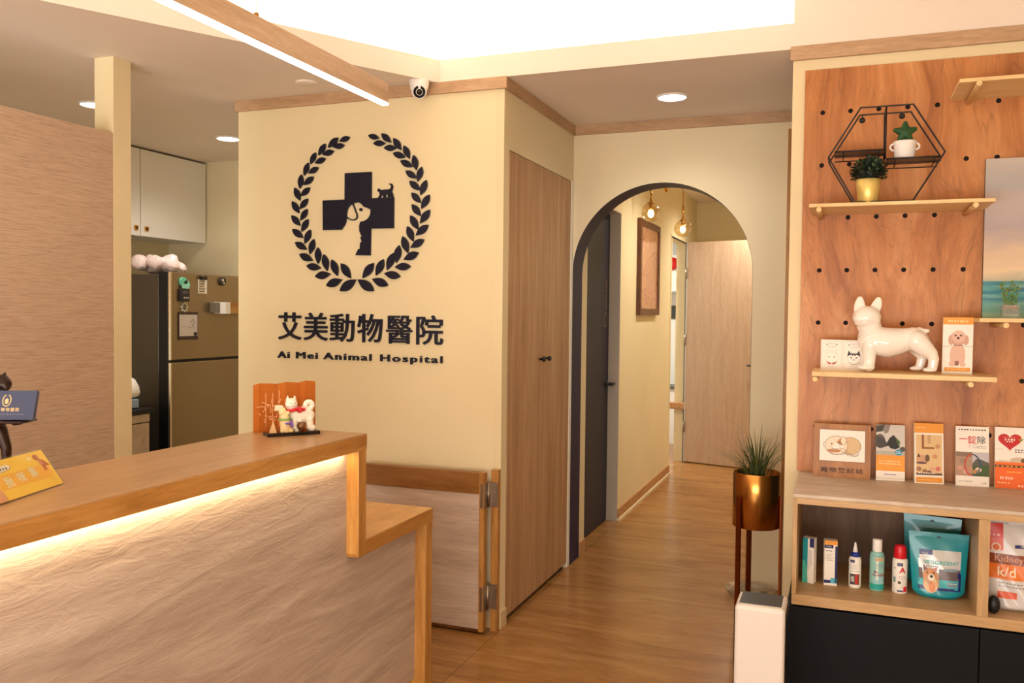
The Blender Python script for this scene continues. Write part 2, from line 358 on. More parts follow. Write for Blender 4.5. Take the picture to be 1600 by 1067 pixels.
# ceiling
m = MB()
m.box(XL-.1, XR+.1, 3.608, 4.884, H, H+.03, CEIL)
m.box(XL-.1, -2.7, 4.884, 5.2, H, H+.03, CEIL)
e = lambda y: -1.744-.607*(3.608-y)
YD = 3.608-(4.72-1.744)/.607
m.prism([(XL-.1, 3.608, H), (XL-.1, YD, H), (e(3.608), 3.608, H)], (0, 0, .03), CEIL)
struct('ceiling', m)
m = MB()   # raised tray: ceiling, pocket walls and the hanging lip
m.box(XL-.1, XR+.1, YB-.1, 4.1, 2.86, 2.9, CEIL)
m.box(-2.1, -.193, 3.86, 3.90, H+.03, 2.86, CEIL)
m.box(-.193, XR+.1, 3.6055, 3.75, H-.002, 2.86, CEIL)
m.box(-.213, -.193, 3.75, 3.90, H+.03, 2.86, CEIL)
ox, oy = -.8549*.25, .5188*.25
a = V((e(3.608), 3.608, 0)); b_ = V((e(YD), YD, 0)); o_ = V((ox, oy, 0))
m.prism([a+o_+V((.156, .257, H+.03)), b_+o_+V((0, 0, H+.03)), b_+o_*1.1+V((0, 0, H+.03)), a+o_*1.1+V((.156, .257, H+.03))], (0, 0, .33), CEIL)
t_ = V((ox, oy, 0))*.08
i_ = V((-ox, -oy, 0))*.012; m.prism([a+i_+V((0, 0, H-.002)), a+t_+V((0, 0, H-.002)), b_+t_+V((0, 0, H-.002)), b_+i_+V((0, 0, H-.002))], (0, 0, .102), CEIL)
m.box(e(3.608)-.012, -.193, 3.6055, 3.628, H-.002, H+.1, CEIL)
struct('ceiling_tray', m)
struct('ceiling_corridor', MB().box(-1.7, .2, 4.884, YF+.1, 2.62, 2.65, CEIL))
# outer walls
struct('wall_left', MB().box(XL-.1, XL, YB-.1, 5.1, 0, 2.9, CREAM2))
struct('wall_right', MB().box(XR, XR+.1, YB-.1, 3.75, 0, 2.9, CREAM))
struct('wall_front', MB().box(XL, XR, YB-.1, YB, 0, 2.9, CREAM))
struct('wall_kitchen', MB().box(XL, -2.876, 5.02, 5.12, 0, 2.5, CREAM2))
# block with the sign, closet recess in its corridor side
m = MB().box(-2.876, XC-.04, YL, 5.02, 0, H, CREAM)
struct('wall_center', m)
m = MB().box(XC-.04, XC, YL, 3.683, 0, H, CREAM).box(XC-.04, XC, 3.683, 4.642, 2.187, H, CREAM2).box(XC-.04, XC, 4.642, YA, 0, H, CREAM2)
struct('wall_closet', m)
# arch wall
ax_, ar_, az_ = -.927, .495, 1.668
path = [(-1.4215, 0)]+[(ax_-ar_*math.cos(math.pi*i/48), az_+ar_*math.sin(math.pi*i/48)) for i in range(49)]+[(-.432, 0)]
m = MB(); k = m.mi(CREAM2); top = 2.62
cols = [p for p in path[1:-1]]
for y, flip in ((YA, 0), (4.884, 1)):
    for (xa, za), (xb, zb) in zip(cols, cols[1:]):
        f = [m.bm.verts.new((xa, y, za)), m.bm.verts.new((xb, y, zb)), m.bm.verts.new((xb, y, top)), m.bm.verts.new((xa, y, top))]
        m._f(f if not flip else f[::-1], k)
m.box(-.432, .3, YA, 4.884, 0, top, CREAM2)
m.box(-1.60, -1.4215, YA+.001, 4.884, 0, top, CREAM2)
struct('wall_back', m)
m = MB(); k = m.mi(NAVY)   # navy lining of the arch
inn = [(-1.420, 0)]+[(ax_-(ar_-.0015)*math.cos(math.pi*i/48), az_+(ar_-.0015)*math.sin(math.pi*i/48)) for i in range(49)]+[(-.4335, 0)]
for (a1, a2), (b1, b2) in zip(zip(path, inn), zip(path[1:], inn[1:])):
    q = []
    for (x, z) in (a1, a2, b2, b1):
        q.append((m.bm.verts.new((x, YA+.0004, z)), m.bm.verts.new((x, 4.8836, z))))
    m._f([v[0] for v in q], k); m._f([v[1] for v in q][::-1], k)
    m._f([q[1][0], q[1][1], q[2][1], q[2][0]], k); m._f([q[0][0], q[3][0], q[3][1], q[0][1]], k)
struct('trim_arch', m)
# corridor
m = MB()
for y0, y1, z0, th in ((4.884, 4.996, 0, .2), (4.996, 5.84, 2.14, .2), (5.84, 7.6, 0, .2), (7.6, 7.75, 0, .08), (7.75, 8.5, 2.165, .08), (8.5, YF, 0, .08)):
    m.box(XC-th, XC, y0, y1, z0, 2.62, CREAM)
struct('wall_hallway_left', m)
struct('wall_hallway_right', MB().box(-.20, -.10, 4.884, YF, 0, 2.62, CREAM))
struct('wall_hallway_end', MB().box(-1.504, -.1, YF, YF+.1, 0, 2.62, CREAM))
m = MB().box(-1.51, XC+.001, 5.834, 5.842, 0, 2.145, CASING).box(-1.51, XC+.001, 4.994, 5.842, 2.136, 2.144, CASING).box(-1.51, XC+.001, 4.994, 5.0, 0, 2.14, CREAM)
struct('trim_1', m)
# cornices
m = MB().box(-2.89, XC+.014, YL-.014, YL, 2.447, H, TRIM).box(-2.89, -2.876, YL, 4.9, 2.447, H, TRIM).box(XC, XC+.014, YL, YA, 2.447, H, TRIM).box(XC, -.193, YA-.014, YA, 2.447, H, TRIM)
struct('trim_2', m, .001)
struct('trim_3', MB().box(-.203, XR, YS-.018, YS+.0, 2.45, H+.004, TRIM), .001)
struct('trim_6', MB().box(XC, XC+.004, 4.652, YA-.001, 0, 2.19, P('white_trim', (238, 232, 222), .5)))
struct('trim_4', MB().box(-.266, -.242, 4.66, YA, 0, 2.405, OAKV), .001)
# shelf wall
m = MB().box(-.193, XR, YS, 3.75, 0, H, CREAM)
struct('wall_shelf', m)
# half-height partition with grass cloth, cream post at its end
m = MB().box(-2.97, -2.868, YB, 2.799, 0, 2.178, GRASSC); struct('wall_partition', m)
m = MB().box(-2.97, -2.866, 2.799, 2.893, 0, H, CREAM); struct('column', m)
# baseboards
BB = P('baseboard_cream', (214, 186, 140), .5)
m = MB().box(XC-.03, XC+.012, YL-.012, 3.68, 0, .08, BB).box(-2.876, XC-.03, YL-.012, YL, 0, .08, BB); struct('baseboard_center', m, .002)
BBW = wood('baseboard_wood', [(176, 124, 78), (190, 140, 92), (200, 152, 104)], (10, 2, 10), .5)
m = MB().box(XC, XC+.012, 5.845, 7.75, .018, .085, BBW).box(XC, XC+.02, 5.845, 7.75, 0, .018, CREAM2).box(XC, XC+.012, 4.888, 4.992, .0, .085, BBW); struct('baseboard_hallway', m)
# ------------------------------------------------------------------ doors
m = MB().box(-1.54, -1.50, 5.002, 5.832, .006, 2.134, DOORN); d1 = struct('door_1', m, .002)
fr = Fr((-1.4998, 5.70, 1.62), (0, -0, -1), (0, 1, 0))
g = MB(); GOLDT = P('gold_lettering', (150, 118, 64), .4)
fz = Fr((-1.4995, 5.745, 1.505), (0, 0, -1), (0, 1, 0))
g.text(fz, -.07, 0, 'EXAM ROOM', .044, GOLDT, .0004, width=.20)
fy = Fr((-1.4995, 5.735, 1.405), (0, 1, 0), (0, 0, 1))
g.line(fy, [(-.035, .04), (-.035, -.03), (-.02, -.045), (.025, -.045), (.035, -.03), (.035, .03), (.02, .045), (-.01, .045)], .006, GOLDT, .0004)
g.build('door_lettering', d1)
g = MB().lathe([(.026, 0), (.026, .008), (.011, .012), (.011, .045)], (-1.50, 5.77, .96), BLACK, 20, (1, 0, 0)).obox((-1.455, 5.80, .96), (.014, .085, .018), Matrix(), BLACK); g.build('door_handle', d1, .002)
# tan door, swung open at right angle from the side-room doorway
ang = math.radians(-14)
d2 = bpy.data.objects.new('door_2', None); COL.objects.link(d2); d2.location = (XC+.035, 8.46, 0); d2.rotation_euler = (0, 0, ang); d2['kind'] = 'structure'
MB().box(0, .70, -.02, .02, .012, 2.15, TANDOOR).build('door_leaf', d2, .002, local=True)
MB().box(-.012, .004, -.023, .021, .012, 2.15, CASING).build('door_edge', d2, 0, local=True)
for z in (1.85, 1.2, .35):
    MB().box(-.016, .006, -.027, -.022, z-.05, z+.05, STEEL).tube([(-.012, -.028, z-.05), (-.012, -.028, z+.05)], .006, STEEL).build('hinge', d2, 0, local=True)
MB().tube([(.68, -.02, .98), (.68, -.05, .98), (.62, -.05, .98)], .008, BLACK).build('door_handle', d2, 0, local=True)
m = MB().box(XC-.086, XC+.006, 7.72, 7.753, 0, 2.14, CREAM).box(XC-.086, XC+.006, 8.497, 8.54, 0, 2.14, CREAM).box(XC-.086, XC+.006, 7.72, 8.54, 2.14, 2.17, CREAM).box(XC+.006, XC+.010, 7.73, 8.52, 2.135, 2.15, BLACK)
m.box(XC+.004, XC+.012, 8.484, 8.497, 0, 2.15, BLACK)
struct('trim_5', m)
# side room seen through the doorway
m = MB().box(-3.4, -1.624, 10.0, 10.1, 0, 2.5, WHITE).box(-3.4, -3.3, 7.3, 10.0, 0, 2.5, WHITE).box(-3.3, -1.504, 7.5, 7.6, 0, 2.5, WHITE).box(-1.504, -1.45, YF, 10.0, 0, 2.5, WHITE)
struct('wall_side_room', m)
struct('ceiling_side_room', MB().box(-3.4, -1.45, 7.2, 10.1, 2.5, 2.55, WHITE))
t = thing('wall_cabinet', 'white wall cabinet in the side room glimpsed through the far doorway', 'cabinet', (-1.9, 9.85, 1.7))
MB().box(-2.6, -1.508, 9.72, 9.998, 1.70, 2.12, WHITEP).build('body', t, .002)
MB().box(-2.5, -1.51, 9.70, 9.72, 1.71, 2.11, P('cabinet_door_white', (232, 230, 220), .4)).build('door', t, .002)
tag(MB().lathe([(.07, 0), (.07, .03), (.05, .045), (.0, .05)], (-1.77, 9.70, 2.02), P('alarm_red', (200, 24, 24), .3), 24, (0, -1, 0)).build('fire_alarm'), 'round red alarm on the white cabinet in the side room', 'alarm')
tag(MB().box(-2.6, -1.508, 9.985, 9.998, 1.40, 1.55, P('dark_glass', (52, 56, 50), .3)).build('wall_shelf_strip'), 'dark horizontal strip on the side-room wall below the white cabinet', 'strip')
t = thing('base_cabinet', 'white base cabinet at the back of the side room', 'cabinet', (-2.1, 9.8, 0))
MB().box(-2.6, -1.508, 9.6, 9.98, 0, .62, WHITEP).build('body', t, .002)
MB().box(-2.6, -1.508, 9.58, 9.98, .62, .64, P('cabinet_gap', (90, 90, 80), .5)).build('worktop', t)
tag(MB().box(XC-.19, XC+.03, 8.44, 8.485, .52, .585, BBW).build('hand_rail', bevel=.006), 'short wooden rail across the far door jamb, left of the tan door', 'rail')
# ------------------------------------------------------------------ closet
t = thing('closet', 'tall built-in wood-grain closet with two doors right of the sign wall', 'closet', (XC, 4.16, 0))
for y0, y1, ky in ((3.686, 4.176, 4.135), (4.180, 4.640, 4.225)):
    d = MB().box(XC-.024, XC+.002, y0, y1, .028, 2.183, CLOSET).build('door', t, .0015)
    MB().lathe([(.006, 0), (.006, .014), (.013, .018), (.014, .026), (.009, .032)], (XC+.002, ky, 1.21), BLACK, 16, (1, 0, 0)).build('knob', t).parent = d
    d.children[0].location = -d.location
t0 = MB().box(XC-.024, XC-.022, 3.686, 4.640, .0, .028, PITCHB).build('toe_kick', t)
# ------------------------------------------------------------------ sign on the wall
Yw = YL-.012
def z3(x, y): p = onY(380+x*.39363, 180+y*.39363, YL); return V((p.x, YL, p.z))
def z8(x, y): p = onY(480+x*.15936, 250+y*.15936, YL); return V((p.x, YL, p.z))
emb = thing('wall_emblem', 'navy laurel wreath round a cross with dog silhouette on the cream wall', 'sign', (-2.16, YL, 1.53))
RO = [(552,74,590,110),(600,92,630,140),(641,121,663,174),(680,159,690,219),(712,206,695,264),(730,258,707,318),(742,316,710,372),(744,376,705,430),(737,436,688,478),(721,493,667,527),(699,545,640,574),(668,600,605,603),(627,641,563,628),(578,676,515,650),(522,698,458,652)]
RI = [(500,82,543,92),(520,113,568,112),(562,131,612,131),(598,152,647,168),(627,182,676,206),(648,222,692,252),(663,262,706,300),(671,308,708,350),(673,354,707,401),(667,398,697,455),(655,441,678,502),(636,481,657,548),(622,517,610,587),(600,547,574,615),(560,572,530,637),(521,587,477,647)]
LO = [(426,88,385,105),(380,90,340,130),(330,114,302,160),(291,149,270,195),(262,190,245,240),(235,236,228,292),(208,288,229,340),(198,342,225,390),(196,398,229,440),(199,453,241,488),(210,505,256,534),(227,552,280,578),(255,598,312,607),(289,640,350,630),(333,677,396,652),(387,698,451,652)]
LI = [(405,120,360,128),(363,143,318,158),(330,172,288,192),(302,208,262,232),(283,245,243,278),(268,288,232,322),(260,332,228,373),(258,373,231,418),(261,413,235,463),(270,455,248,510),(284,492,268,552),(300,525,301,590),(323,552,337,618),(355,573,378,638),(392,588,430,648)]
for tx, ty, bx, by in RO+RI+LO+LI:
    a = z3(tx, ty); b = z3(bx, by); d = b-a; q = V((d.z, 0, -d.x)); n = 8
    pts = [a+d*(i/n)+q*(.215*math.sin(math.pi*(i/n)**.9)) for i in range(n+1)]+[a+d*(i/n)-q*(.215*math.sin(math.pi*(i/n)**.9)) for i in range(n-1, 0, -1)]
    MB().prism(pts, (0, -.012, 0), SIGN).build('wreath_leaf', emb, recalc=True)
cr = [(380,133),(638,119),(636,377),(858,370),(855,670),(632,674),(627,937),(483,934),(512,872),(525,876),(530,810),(545,805),(532,757),(545,752),(522,700),(520,650),(530,608),(560,602),(590,588),(612,568),(628,535),(633,490),(600,472),(566,462),(545,436),(525,422),(500,418),(475,422),(455,432),(425,450),(405,480),(396,520),(393,570),(388,605),(375,640),(345,684),(165,688),(163,400),(378,390)]
m = MB().prism([z8(*p) for p in cr], (0, -.012, 0), SIGN)
fs = Fr((0, YL, 0))
ear = [z8(*p) for p in [(455,430),(470,462),(482,500),(496,535),(499,560),(488,580),(465,590),(440,588),(415,578),(396,560)]]
m.line(fs, [(p.x, p.z) for p in ear], .0045, SIGN, .001, depth=.011)
e0 = z8(534, 488); m.disc(fs, e0.x, e0.z, .0072, SIGN, .001, depth=.011)
m.build('cross', emb, recalc=True)
cat = [(697,298),(712,280),(720,292),(735,297),(780,292),(815,290),(830,275),(833,258),(825,245),(808,241),(820,233),(838,236),(847,255),(846,280),(836,305),(846,335),(856,374),(836,374),(824,346),(812,374),(798,374),(802,346),(778,340),(775,374),(755,374),(756,350),(740,348),(722,374),(706,374),(722,345),(716,318),(700,308)]
MB().prism([z8(*p) for p in cat], (0, -.012, 0), SIGN).build('cat_silhouette', emb, recalc=True)
LZ = onY(436, 558.5, YL).z
let = thing('wall_lettering', 'raised navy Chinese and English lettering under the laurel emblem', 'sign', (-2.17, YL, 1.17))
for ch, x0, x1, yc in (('艾',90,287,182),('美',308,514,188),('動',535,746,196),('物',772,988,202),('醫',1018,1241,212),('院',1272,1502,220)):
    a = onY(420+x0/5.517, 480+yc/5.517, YL); b = onY(420+x1/5.517, 480+yc/5.517, YL)
    m = MB()
    for i, (ox_, oz_) in enumerate(((-.0014, 0), (.0014, 0), (0, -.0014), (0, .0014), (0, 0))): m.text(fs, (a.x+b.x)/2+ox_, (a.z+b.z)/2+oz_, ch, .146, SIGN, .0, depth=.0116+i*.00015, width=(b.x-a.x)*.97)
    m.build('character', let)
for wd, x0, x1 in (('Ai', 88, 186), ('Mei', 243, 425), ('Animal', 480, 895), ('Hospital', 965, 1503)):
    a = onY(420+x0/5.517, 560, YL); b = onY(420+x1/5.517, 560, YL); m = MB()
    for i, (ox_, oz_) in enumerate(((-.0011, 0), (.0011, 0), (0, -.0009), (0, .0009), (0, 0))): m.text(fs, (a.x+b.x)/2+ox_, LZ+oz_, wd, .0455, SIGN, .0, depth=.0116+i*.00015, width=(b.x-a.x)*.985, space=1.2, ay='BOTTOM_BASELINE')
    m.build('word', let)
# ------------------------------------------------------------------ reception counter
cx, ce, ct = -1.396, 2.380, 1.055
t = thing('reception_counter', 'oak and travertine reception counter glowing under its raised top', 'counter', (-1.6, 1.4, 0))
MB().box(-1.742, cx, -.3, ce, ct-.05, ct, OAKTOP).build('countertop', t, .0015)
MB().box(-1.7, cx+.0006, -.3, ce+.0006, ct-.0505, ct-.004, OAK).build('countertop_edge', t, .001)
MB().box(-1.742, cx, 2.332, ce-.002, .676, ct-.05, OAKV).build('end_panel', t, .0015)
MB().box(-2.02, cx-.0008, 2.3335, 2.864, .666, .714, OAK).build('desk_edge', t, .0015)
MB().box(-2.02, cx-.002, ce, 2.862, .713, .7155, DESKTOP).build('desk_top', t)
MB().box(-1.98, cx-.001, 2.806, 2.860, 0, .666, OAKV).build('end_leg', t, .0015)
MB().box(-1.47, -1.440, -.3, 2.332, .09, ct-.05, STONE).box(-1.47, -1.440, 2.332, 2.806, .09, .666, STONE).build('stone_panel', t)
MB().box(-1.50, -1.465, -.3, 2.806, 0, .09, PITCHB).build('toe_kick', t)
MB().box(-1.438, -1.41, -.2, 2.325, ct-.0515, ct-.0505, P('strip_diffuser', (255, 230, 180), .5, emit=(1, .75, .4), estr=2)).build('light_strip', t)
MB().box(-1.76, -1.742, -.3, ce-.01, .716, ct-.05, OAK).build('back_panel', t)
# ------------------------------------------------------------------ swing gate
t = thing('swing_gate', 'low grey-panelled swing gate with wood rail standing open by the wall', 'gate', (-1.75, 3.535, 0))
MB().box(-2.10, -1.485, 3.515, 3.545, .022, .632, GSTONE).build('panel', t, .001)
MB().box(-2.10, -1.485, 3.511, 3.549, .632, .728, wood('gate_rail_wood', [(130, 84, 38), (146, 98, 48), (160, 112, 60)], (3, 20, 20), .4)).build('top_rail', t, .0015)
MB().box(-1.485, -1.462, 3.511, 3.549, .012, .728, OAKV).build('edge_strip', t, .001)
MB().box(-2.10, -1.485, 3.513, 3.547, .010, .022, FRAMEW).build('bottom_strip', t)
for z in (.16, .625):
    h = MB().box(-1.478, -1.466, 3.508, 3.511, z-.055, z+.055, STEEL).box(-1.452, -1.418, 3.566, 3.569, z-.055, z+.055, STEEL).tube([(-1.457, 3.553, z-.055), (-1.457, 3.553, z+.055)], .007, STEEL, 10)
    h.box(-1.462, -1.448, 3.553, 3.568, z-.05, z+.05, STEEL).box(-1.4615, -1.4600, 3.512, 3.55, z-.055, z+.055, STEEL)
    for zz in (-.038, -.012, .014, .04):
        h.lathe([(.003, 0), (.0025, .001)], (-1.432 if zz in (-.038, .014) else -1.425, 3.566, z+zz), P('screw', (240, 235, 225), .2, 1), 8, (0, -1, 0))
    h.build('hinge', t)
tag(MB().box(-1.452, -1.418, 3.570, 3.602, 0, .735, OAKV).build('gate_post', bevel=.002), 'narrow wooden post holding the gate hinges at the wall corner', 'post')
# ------------------------------------------------------------------ lamps on ceilings
for i, (x, y) in enumerate(DOWN):
    if i == 4: continue
    lab = ('round recessed downlight nearest the sign wall over the kitchen opening', 'round recessed downlight half hidden behind the cream post', 'round recessed downlight in front of the arch', 'round recessed downlight behind the partition wall')[i]
    t = thing('downlight', lab, 'ceiling light', (x, y, H-.014), 'recessed downlights')
    MB().lathe([(.078, 0), (.076, -.006), (.068, -.008), (.067, 0)], (x, y, H), WHITEP, 40, cap=False).build('trim_ring', t)
    MB().lathe([(.068, -.004), (.0, -.0045)], (x, y, H), DISC, 40, cap=False).build('diffuser', t)
tag(MB().lathe([(.05, 0), (.05, -.006), (.044, -.009), (0, -.0095)], (-2.33, 3.41, H), CEIL, 32, cap=False).build('ceiling_cap'), 'flat round cover painted like the ceiling above the laurel emblem', 'cover')
t = thing('linear_pendant', 'long wooden bar lamp with a glowing strip hanging over the counter', 'pendant lamp', (-1.55, 1.4, 2.187))
MB().box(-1.560, -1.533, .1, 2.752, 2.192, 2.262, LAMPW).build('lamp_body', t, .0015)
MB().box(-1.559, -1.532, .1, 2.754, 2.184, 2.1925, LED).build('diffuser', t, .002)
for y in (.4, 2.02): MB().tube([(-1.5465, y, 2.26), (-1.5465, y, 2.86)], .0012, WHITEP, 6).lathe([(.007, 0), (.007, .012)], (-1.5465, y, 2.262), BRASS, 12).build('cable', t)
# security camera
q = V((-1.822, 3.556, H)); t = thing('security_camera', 'white dome security camera under the ceiling beside the wooden cornice', 'camera', (q.x, q.y, H-.09))
MB().lathe([(.046, 0), (.046, -.012), (.041, -.034), (.033, -.052), (.018, -.062), (0, -.064)], q, WHITEP, 32, cap=False).build('housing', t)
hd = V((.45, -.80, -.40)).normalized(); hc = q+V((0, 0, -.044))
MB().ball(hc, .037, WHITEP, seg=24).build('eyeball', t)
MB().lathe([(.031, .020), (.0315, .030), (.028, .036), (.0275, .033), (.0, .0335)], hc, WHITEP, 28, hd, False, [WHITEP, WHITEP, WHITEP, PITCHB]).build('lens_ring', t)
MB().lathe([(.014, .033), (.012, .040), (0, .041)], hc, P('lens', (20, 12, 16), .1), 20, hd, False).build('lens', t)
# corridor chandelier with glass globes
t = thing('globe_chandelier', 'brass chandelier with amber glass globes inside the arch', 'chandelier', (-1.18, 6.2, 2.62))
G1 = V((-1.205, 5.775, 2.132)); G2 = V((-1.139, 6.655, 2.107)); G3 = V((-.95, 6.25, 2.30))
B0 = V((-1.187, 6.20, 2.36))
MB().lathe([(.05, 0), (.05, -.02), (.012, -.026), (.011, -.22)], (B0.x, B0.y, 2.62), BRASS, 20).tube([B0+V((0, 0, .05)), B0+V((0, 0, -.035))], .013, BRASS, 12).build('hub', t)
MB().tube([B0+V((0, 0, .03)), V((G2.x, G2.y-.09, 2.405)), V((G2.x, G2.y-.03, 2.40)), V((G2.x, G2.y, 2.375)), V((G2.x, G2.y, 2.26))], .004, BRASS, 8).tube([B0+V((0, 0, .03)), V((G1.x, G1.y+.05, 2.41)), V((G1.x, G1.y, 2.40)), V((G1.x, G1.y, 2.25))], .004, BRASS, 8).build('arm', t)
for gpos in (G1, G2):
    MB().ball(gpos, .0655, AMBER, seg=32).build('globe', t)
    MB().tube([gpos+V((0, 0, .06)), gpos+V((0, 0, .17))], .0065, BRASS, 10).lathe([(.026, .062), (.022, .068), (.008, .074)], gpos, BRASS, 20).lathe([(.012, .02), (.013, .06)], gpos, BRASS, 16).build('stem', t)
    MB().ball(gpos+V((0, 0, -.008)), (.021, .021, .027), BULB, seg=16).build('bulb', t)
# framed painting in the corridor
t = thing('framed_painting', 'narrow-looking framed abstract painting on the corridor wall beyond the arch', 'painting', (XC, 6.83, 1.43))
y0, y1, z0, z1 = 6.34, 7.08, 1.44, 2.165
m = MB()
for (a0, a1, c0, c1) in ((y0, y0+.05, z0, z1), (y1-.05, y1, z0, z1), (y0+.05, y1-.05, z0, z0+.05), (y0+.05, y1-.05, z1-.05, z1)): m.box(XC, XC+.032, a0, a1, c0, c1, FRAMEW)
m.build('frame', t, .004)
ART = P('abstract_art', (190, 140, 110), .12, coat=.4); nt, b, N = nodes(ART)
tc = N('ShaderNodeTexCoord'); n1 = N('ShaderNodeTexNoise', Scale=9.0, Detail=7.0, Roughness=.75, Distortion=3.0); nt.links.new(tc.outputs['Object'], n1.inputs['Vector'])
r = ramp(N, [(.3, (120, 70, 50)), (.42, (190, 110, 90)), (.5, (214, 160, 130)), (.58, (196, 150, 60)), (.7, (110, 120, 80))]); nt.links.new(n1.outputs['Fac'], r.inputs[0]); nt.links.new(r.outputs[0], b.inputs['Base Color'])
MB().box(XC+.002, XC+.02, y0+.05, y1-.05, z0+.05, z1-.05, ART).build('canvas', t)
# ------------------------------------------------------------------ KITCHEN
t = thing('kitchen_wall_cabinet', 'white two-door cabinet high on the kitchen wall', 'cabinet', (-4.45, 4.4, 1.92))
MB().box(XL+.004, -4.293, 3.77, 5.012, 1.925, 2.488, WHITEP).build('body', t)
for ya, yb, ky in ((3.775, 4.388, 4.35), (4.394, 5.008, 4.44)):
    d = MB().box(-4.291, -4.271, ya, yb, 1.92, 2.485, WHITEP).build('door', t, .0015)
    h = MB().box(-4.271, -4.262, ky-.014, ky+.014, 1.955, 1.985, BRASS).box(-4.2615, -4.259, ky-.006, ky+.006, 1.962, 1.978, BLACK).build('handle', t); h.parent = d; h.location = -d.location
t = thing('refrigerator', 'bronze steel two-door refrigerator seen through the kitchen opening', 'refrigerator', (-4.15, 4.45, 0))
MB().box(-4.55, -3.832, 4.082, 4.80, .03, 1.655, FRS).build('body', t, .004)
for za, zb in ((1.137, 1.668), (.06, 1.122)):
    MB().box(-3.828, -3.75, 4.078, 4.80, za, zb, FRD).build('door', t, .006)
    MB().box(-3.757, -3.742, 4.076, 4.092, za, zb, P('fridge_trim', (226, 206, 180), .25, .9)).build('trim_strip', t, .002)
MB().box(-3.829, -3.7495, 4.0775, 4.079, .06, 1.668, PITCHB).build('door_seal', t)
MB().box(-3.83, -3.77, 4.09, 4.79, 1.121, 1.138, PITCHB).build('gap', t)
fx = Fr((-3.75, 0, 0), (0, 1, 0), (0, 0, 1))
def fm(mb): return mb
m = MB().disc(fx, 4.19, 1.61, .030, C(110, 200, 170), .001, n=18, depth=.012).disc(fx, 4.215, 1.595, .026, C(130, 214, 184), .001, n=14, depth=.012).disc(fx, 4.20, 1.612, .009, C(30, 60, 50), .0135, n=12)
tag(m.rect(fx, 4.17, 4.235, 1.572, 1.60, C(150, 220, 196), .0136).build('fridge_magnet'), 'mint green novelty magnet at the top left of the fridge door', 'magnet')
m = MB().poly(fx, [(4.325, 1.545), (4.405, 1.545), (4.405, 1.635), (4.325, 1.635)], C(236, 228, 214), .001, .001)
for i in range(5): m.rect(fx, 4.335, 4.395-(i % 3)*.012, 1.62-i*.016, 1.624-i*.016, C(60, 54, 50), .0023)
m.build('note', None); nt_ = bpy.data.objects['note']; tag(nt_, 'white paper note clipped to the fridge door', 'note')
tag(MB().box(-3.7475, -3.728, 4.335, 4.385, 1.630, 1.652, BLACK).tube([(-3.735, 4.34, 1.652), (-3.73, 4.36, 1.665), (-3.735, 4.38, 1.652)], .003, STEEL).build('magnet_clip'), 'black magnetic clip holding the white note', 'clip')
m = MB(); m.disc(fx, 4.545, 1.628, .028, C(60, 48, 40), .001, n=16, depth=.014).disc(fx, 4.54, 1.636, .010, C(220, 210, 190), .0155, n=10).disc(fx, 4.552, 1.617, .008, C(200, 190, 170), .0155, n=10)
tag(m.build('fridge_magnet'), 'dark round magnet at the upper right of the fridge door', 'magnet')
m = MB().poly(fx, [(4.155, 1.492), (4.235, 1.492), (4.235, 1.568), (4.155, 1.568)], C(40, 36, 36), .001, .014)
m.rect(fx, 4.175, 4.22, 1.540, 1.558, C(90, 84, 80), .0153)
for i in range(3): m.disc(fx, 4.19+i*.016, 1.515, .0055, C(210, 200, 190), .0153, n=10)
tag(m.build('kitchen_timer'), 'small black kitchen timer below the mint magnet', 'timer')
m = MB()
for i in range(8): m.disc(fx, 4.20+.022*math.cos(i*.785), 1.458+.024*math.sin(i*.785), .008, C(206, 202, 180), .001, n=10, depth=.008)
m.disc(fx, 4.20, 1.458, .014, C(110, 96, 80), .001, n=12, depth=.010)
tag(m.build('fridge_magnet'), 'pale flower-shaped magnet above the whiteboard on the fridge', 'magnet')
t = thing('memo_board', 'small white memo board in a dark frame on the fridge door', 'whiteboard', (-3.75, 4.235, 1.25))
MB().poly(fx, [(4.152, 1.257), (4.318, 1.257), (4.318, 1.428), (4.152, 1.428)], C(70, 50, 44), .001, .005).build('frame', t)
m = MB().rect(fx, 4.157, 4.313, 1.28, 1.412, C(206, 196, 188), .0065)
m.line(fx, [(4.25, 1.36), (4.27, 1.385), (4.285, 1.36), (4.265, 1.345), (4.28, 1.335)], .003, C(120, 100, 100), .007).line(fx, [(4.18, 1.335), (4.21, 1.34), (4.26, 1.332)], .002, C(130, 110, 110), .007).disc(fx, 4.292, 1.293, .011, BLACK, .0068, depth=.006); m.build('board', t)
t = thing('wooden_box_holder', 'wooden box with a white end mounted on the fridge door', 'holder', (-3.72, 4.63, 1.42))
MB().box(-3.748, -3.66, 4.50, 4.78, 1.42, 1.492, OAK).build('box', t, .002); MB().box(-3.7485, -3.655, 4.472, 4.515, 1.419, 1.493, WHITEP).build('label', t)
MB().box(-3.7485, -3.70, 4.43, 4.4715, 1.425, 1.49, P('smoky_plastic', (120, 110, 96), .4)).build('end_cap', t, .002)
# plastic bag on the fridge
m = MB(); rr = random.Random(3)
for i in range(9): m.ball((-4.02+rr.uniform(-.09, .10), 4.27+rr.uniform(-.06, .08), 1.725+rr.uniform(-.005, .035)), (.06, .055, .045), P('pinkish_film', (226, 204, 200), .3), Euler((rr.random(), rr.random(), 0)).to_matrix().to_4x4(), 10)
o = blob(m, 'plastic_bag', None, .006, 2)
from mathutils import noise
for v in o.data.vertices: v.co += v.normal*(noise.noise(v.co*17)*.016+abs(noise.noise(v.co*34))*.007)
o.location.z += 1.6565-min((o.matrix_basis@v.co).z for v in o.data.vertices); tag(o, 'crumpled pinkish plastic bag on top of the fridge', 'bag')
t = thing('kitchen_counter', 'low kitchen counter with dark top beside the fridge', 'counter', (-4.1, 3.5, 0))
MB().box(XL+.01, -3.69, 2.95, 3.90, .845, .872, PITCHB).build('worktop', t, .002)
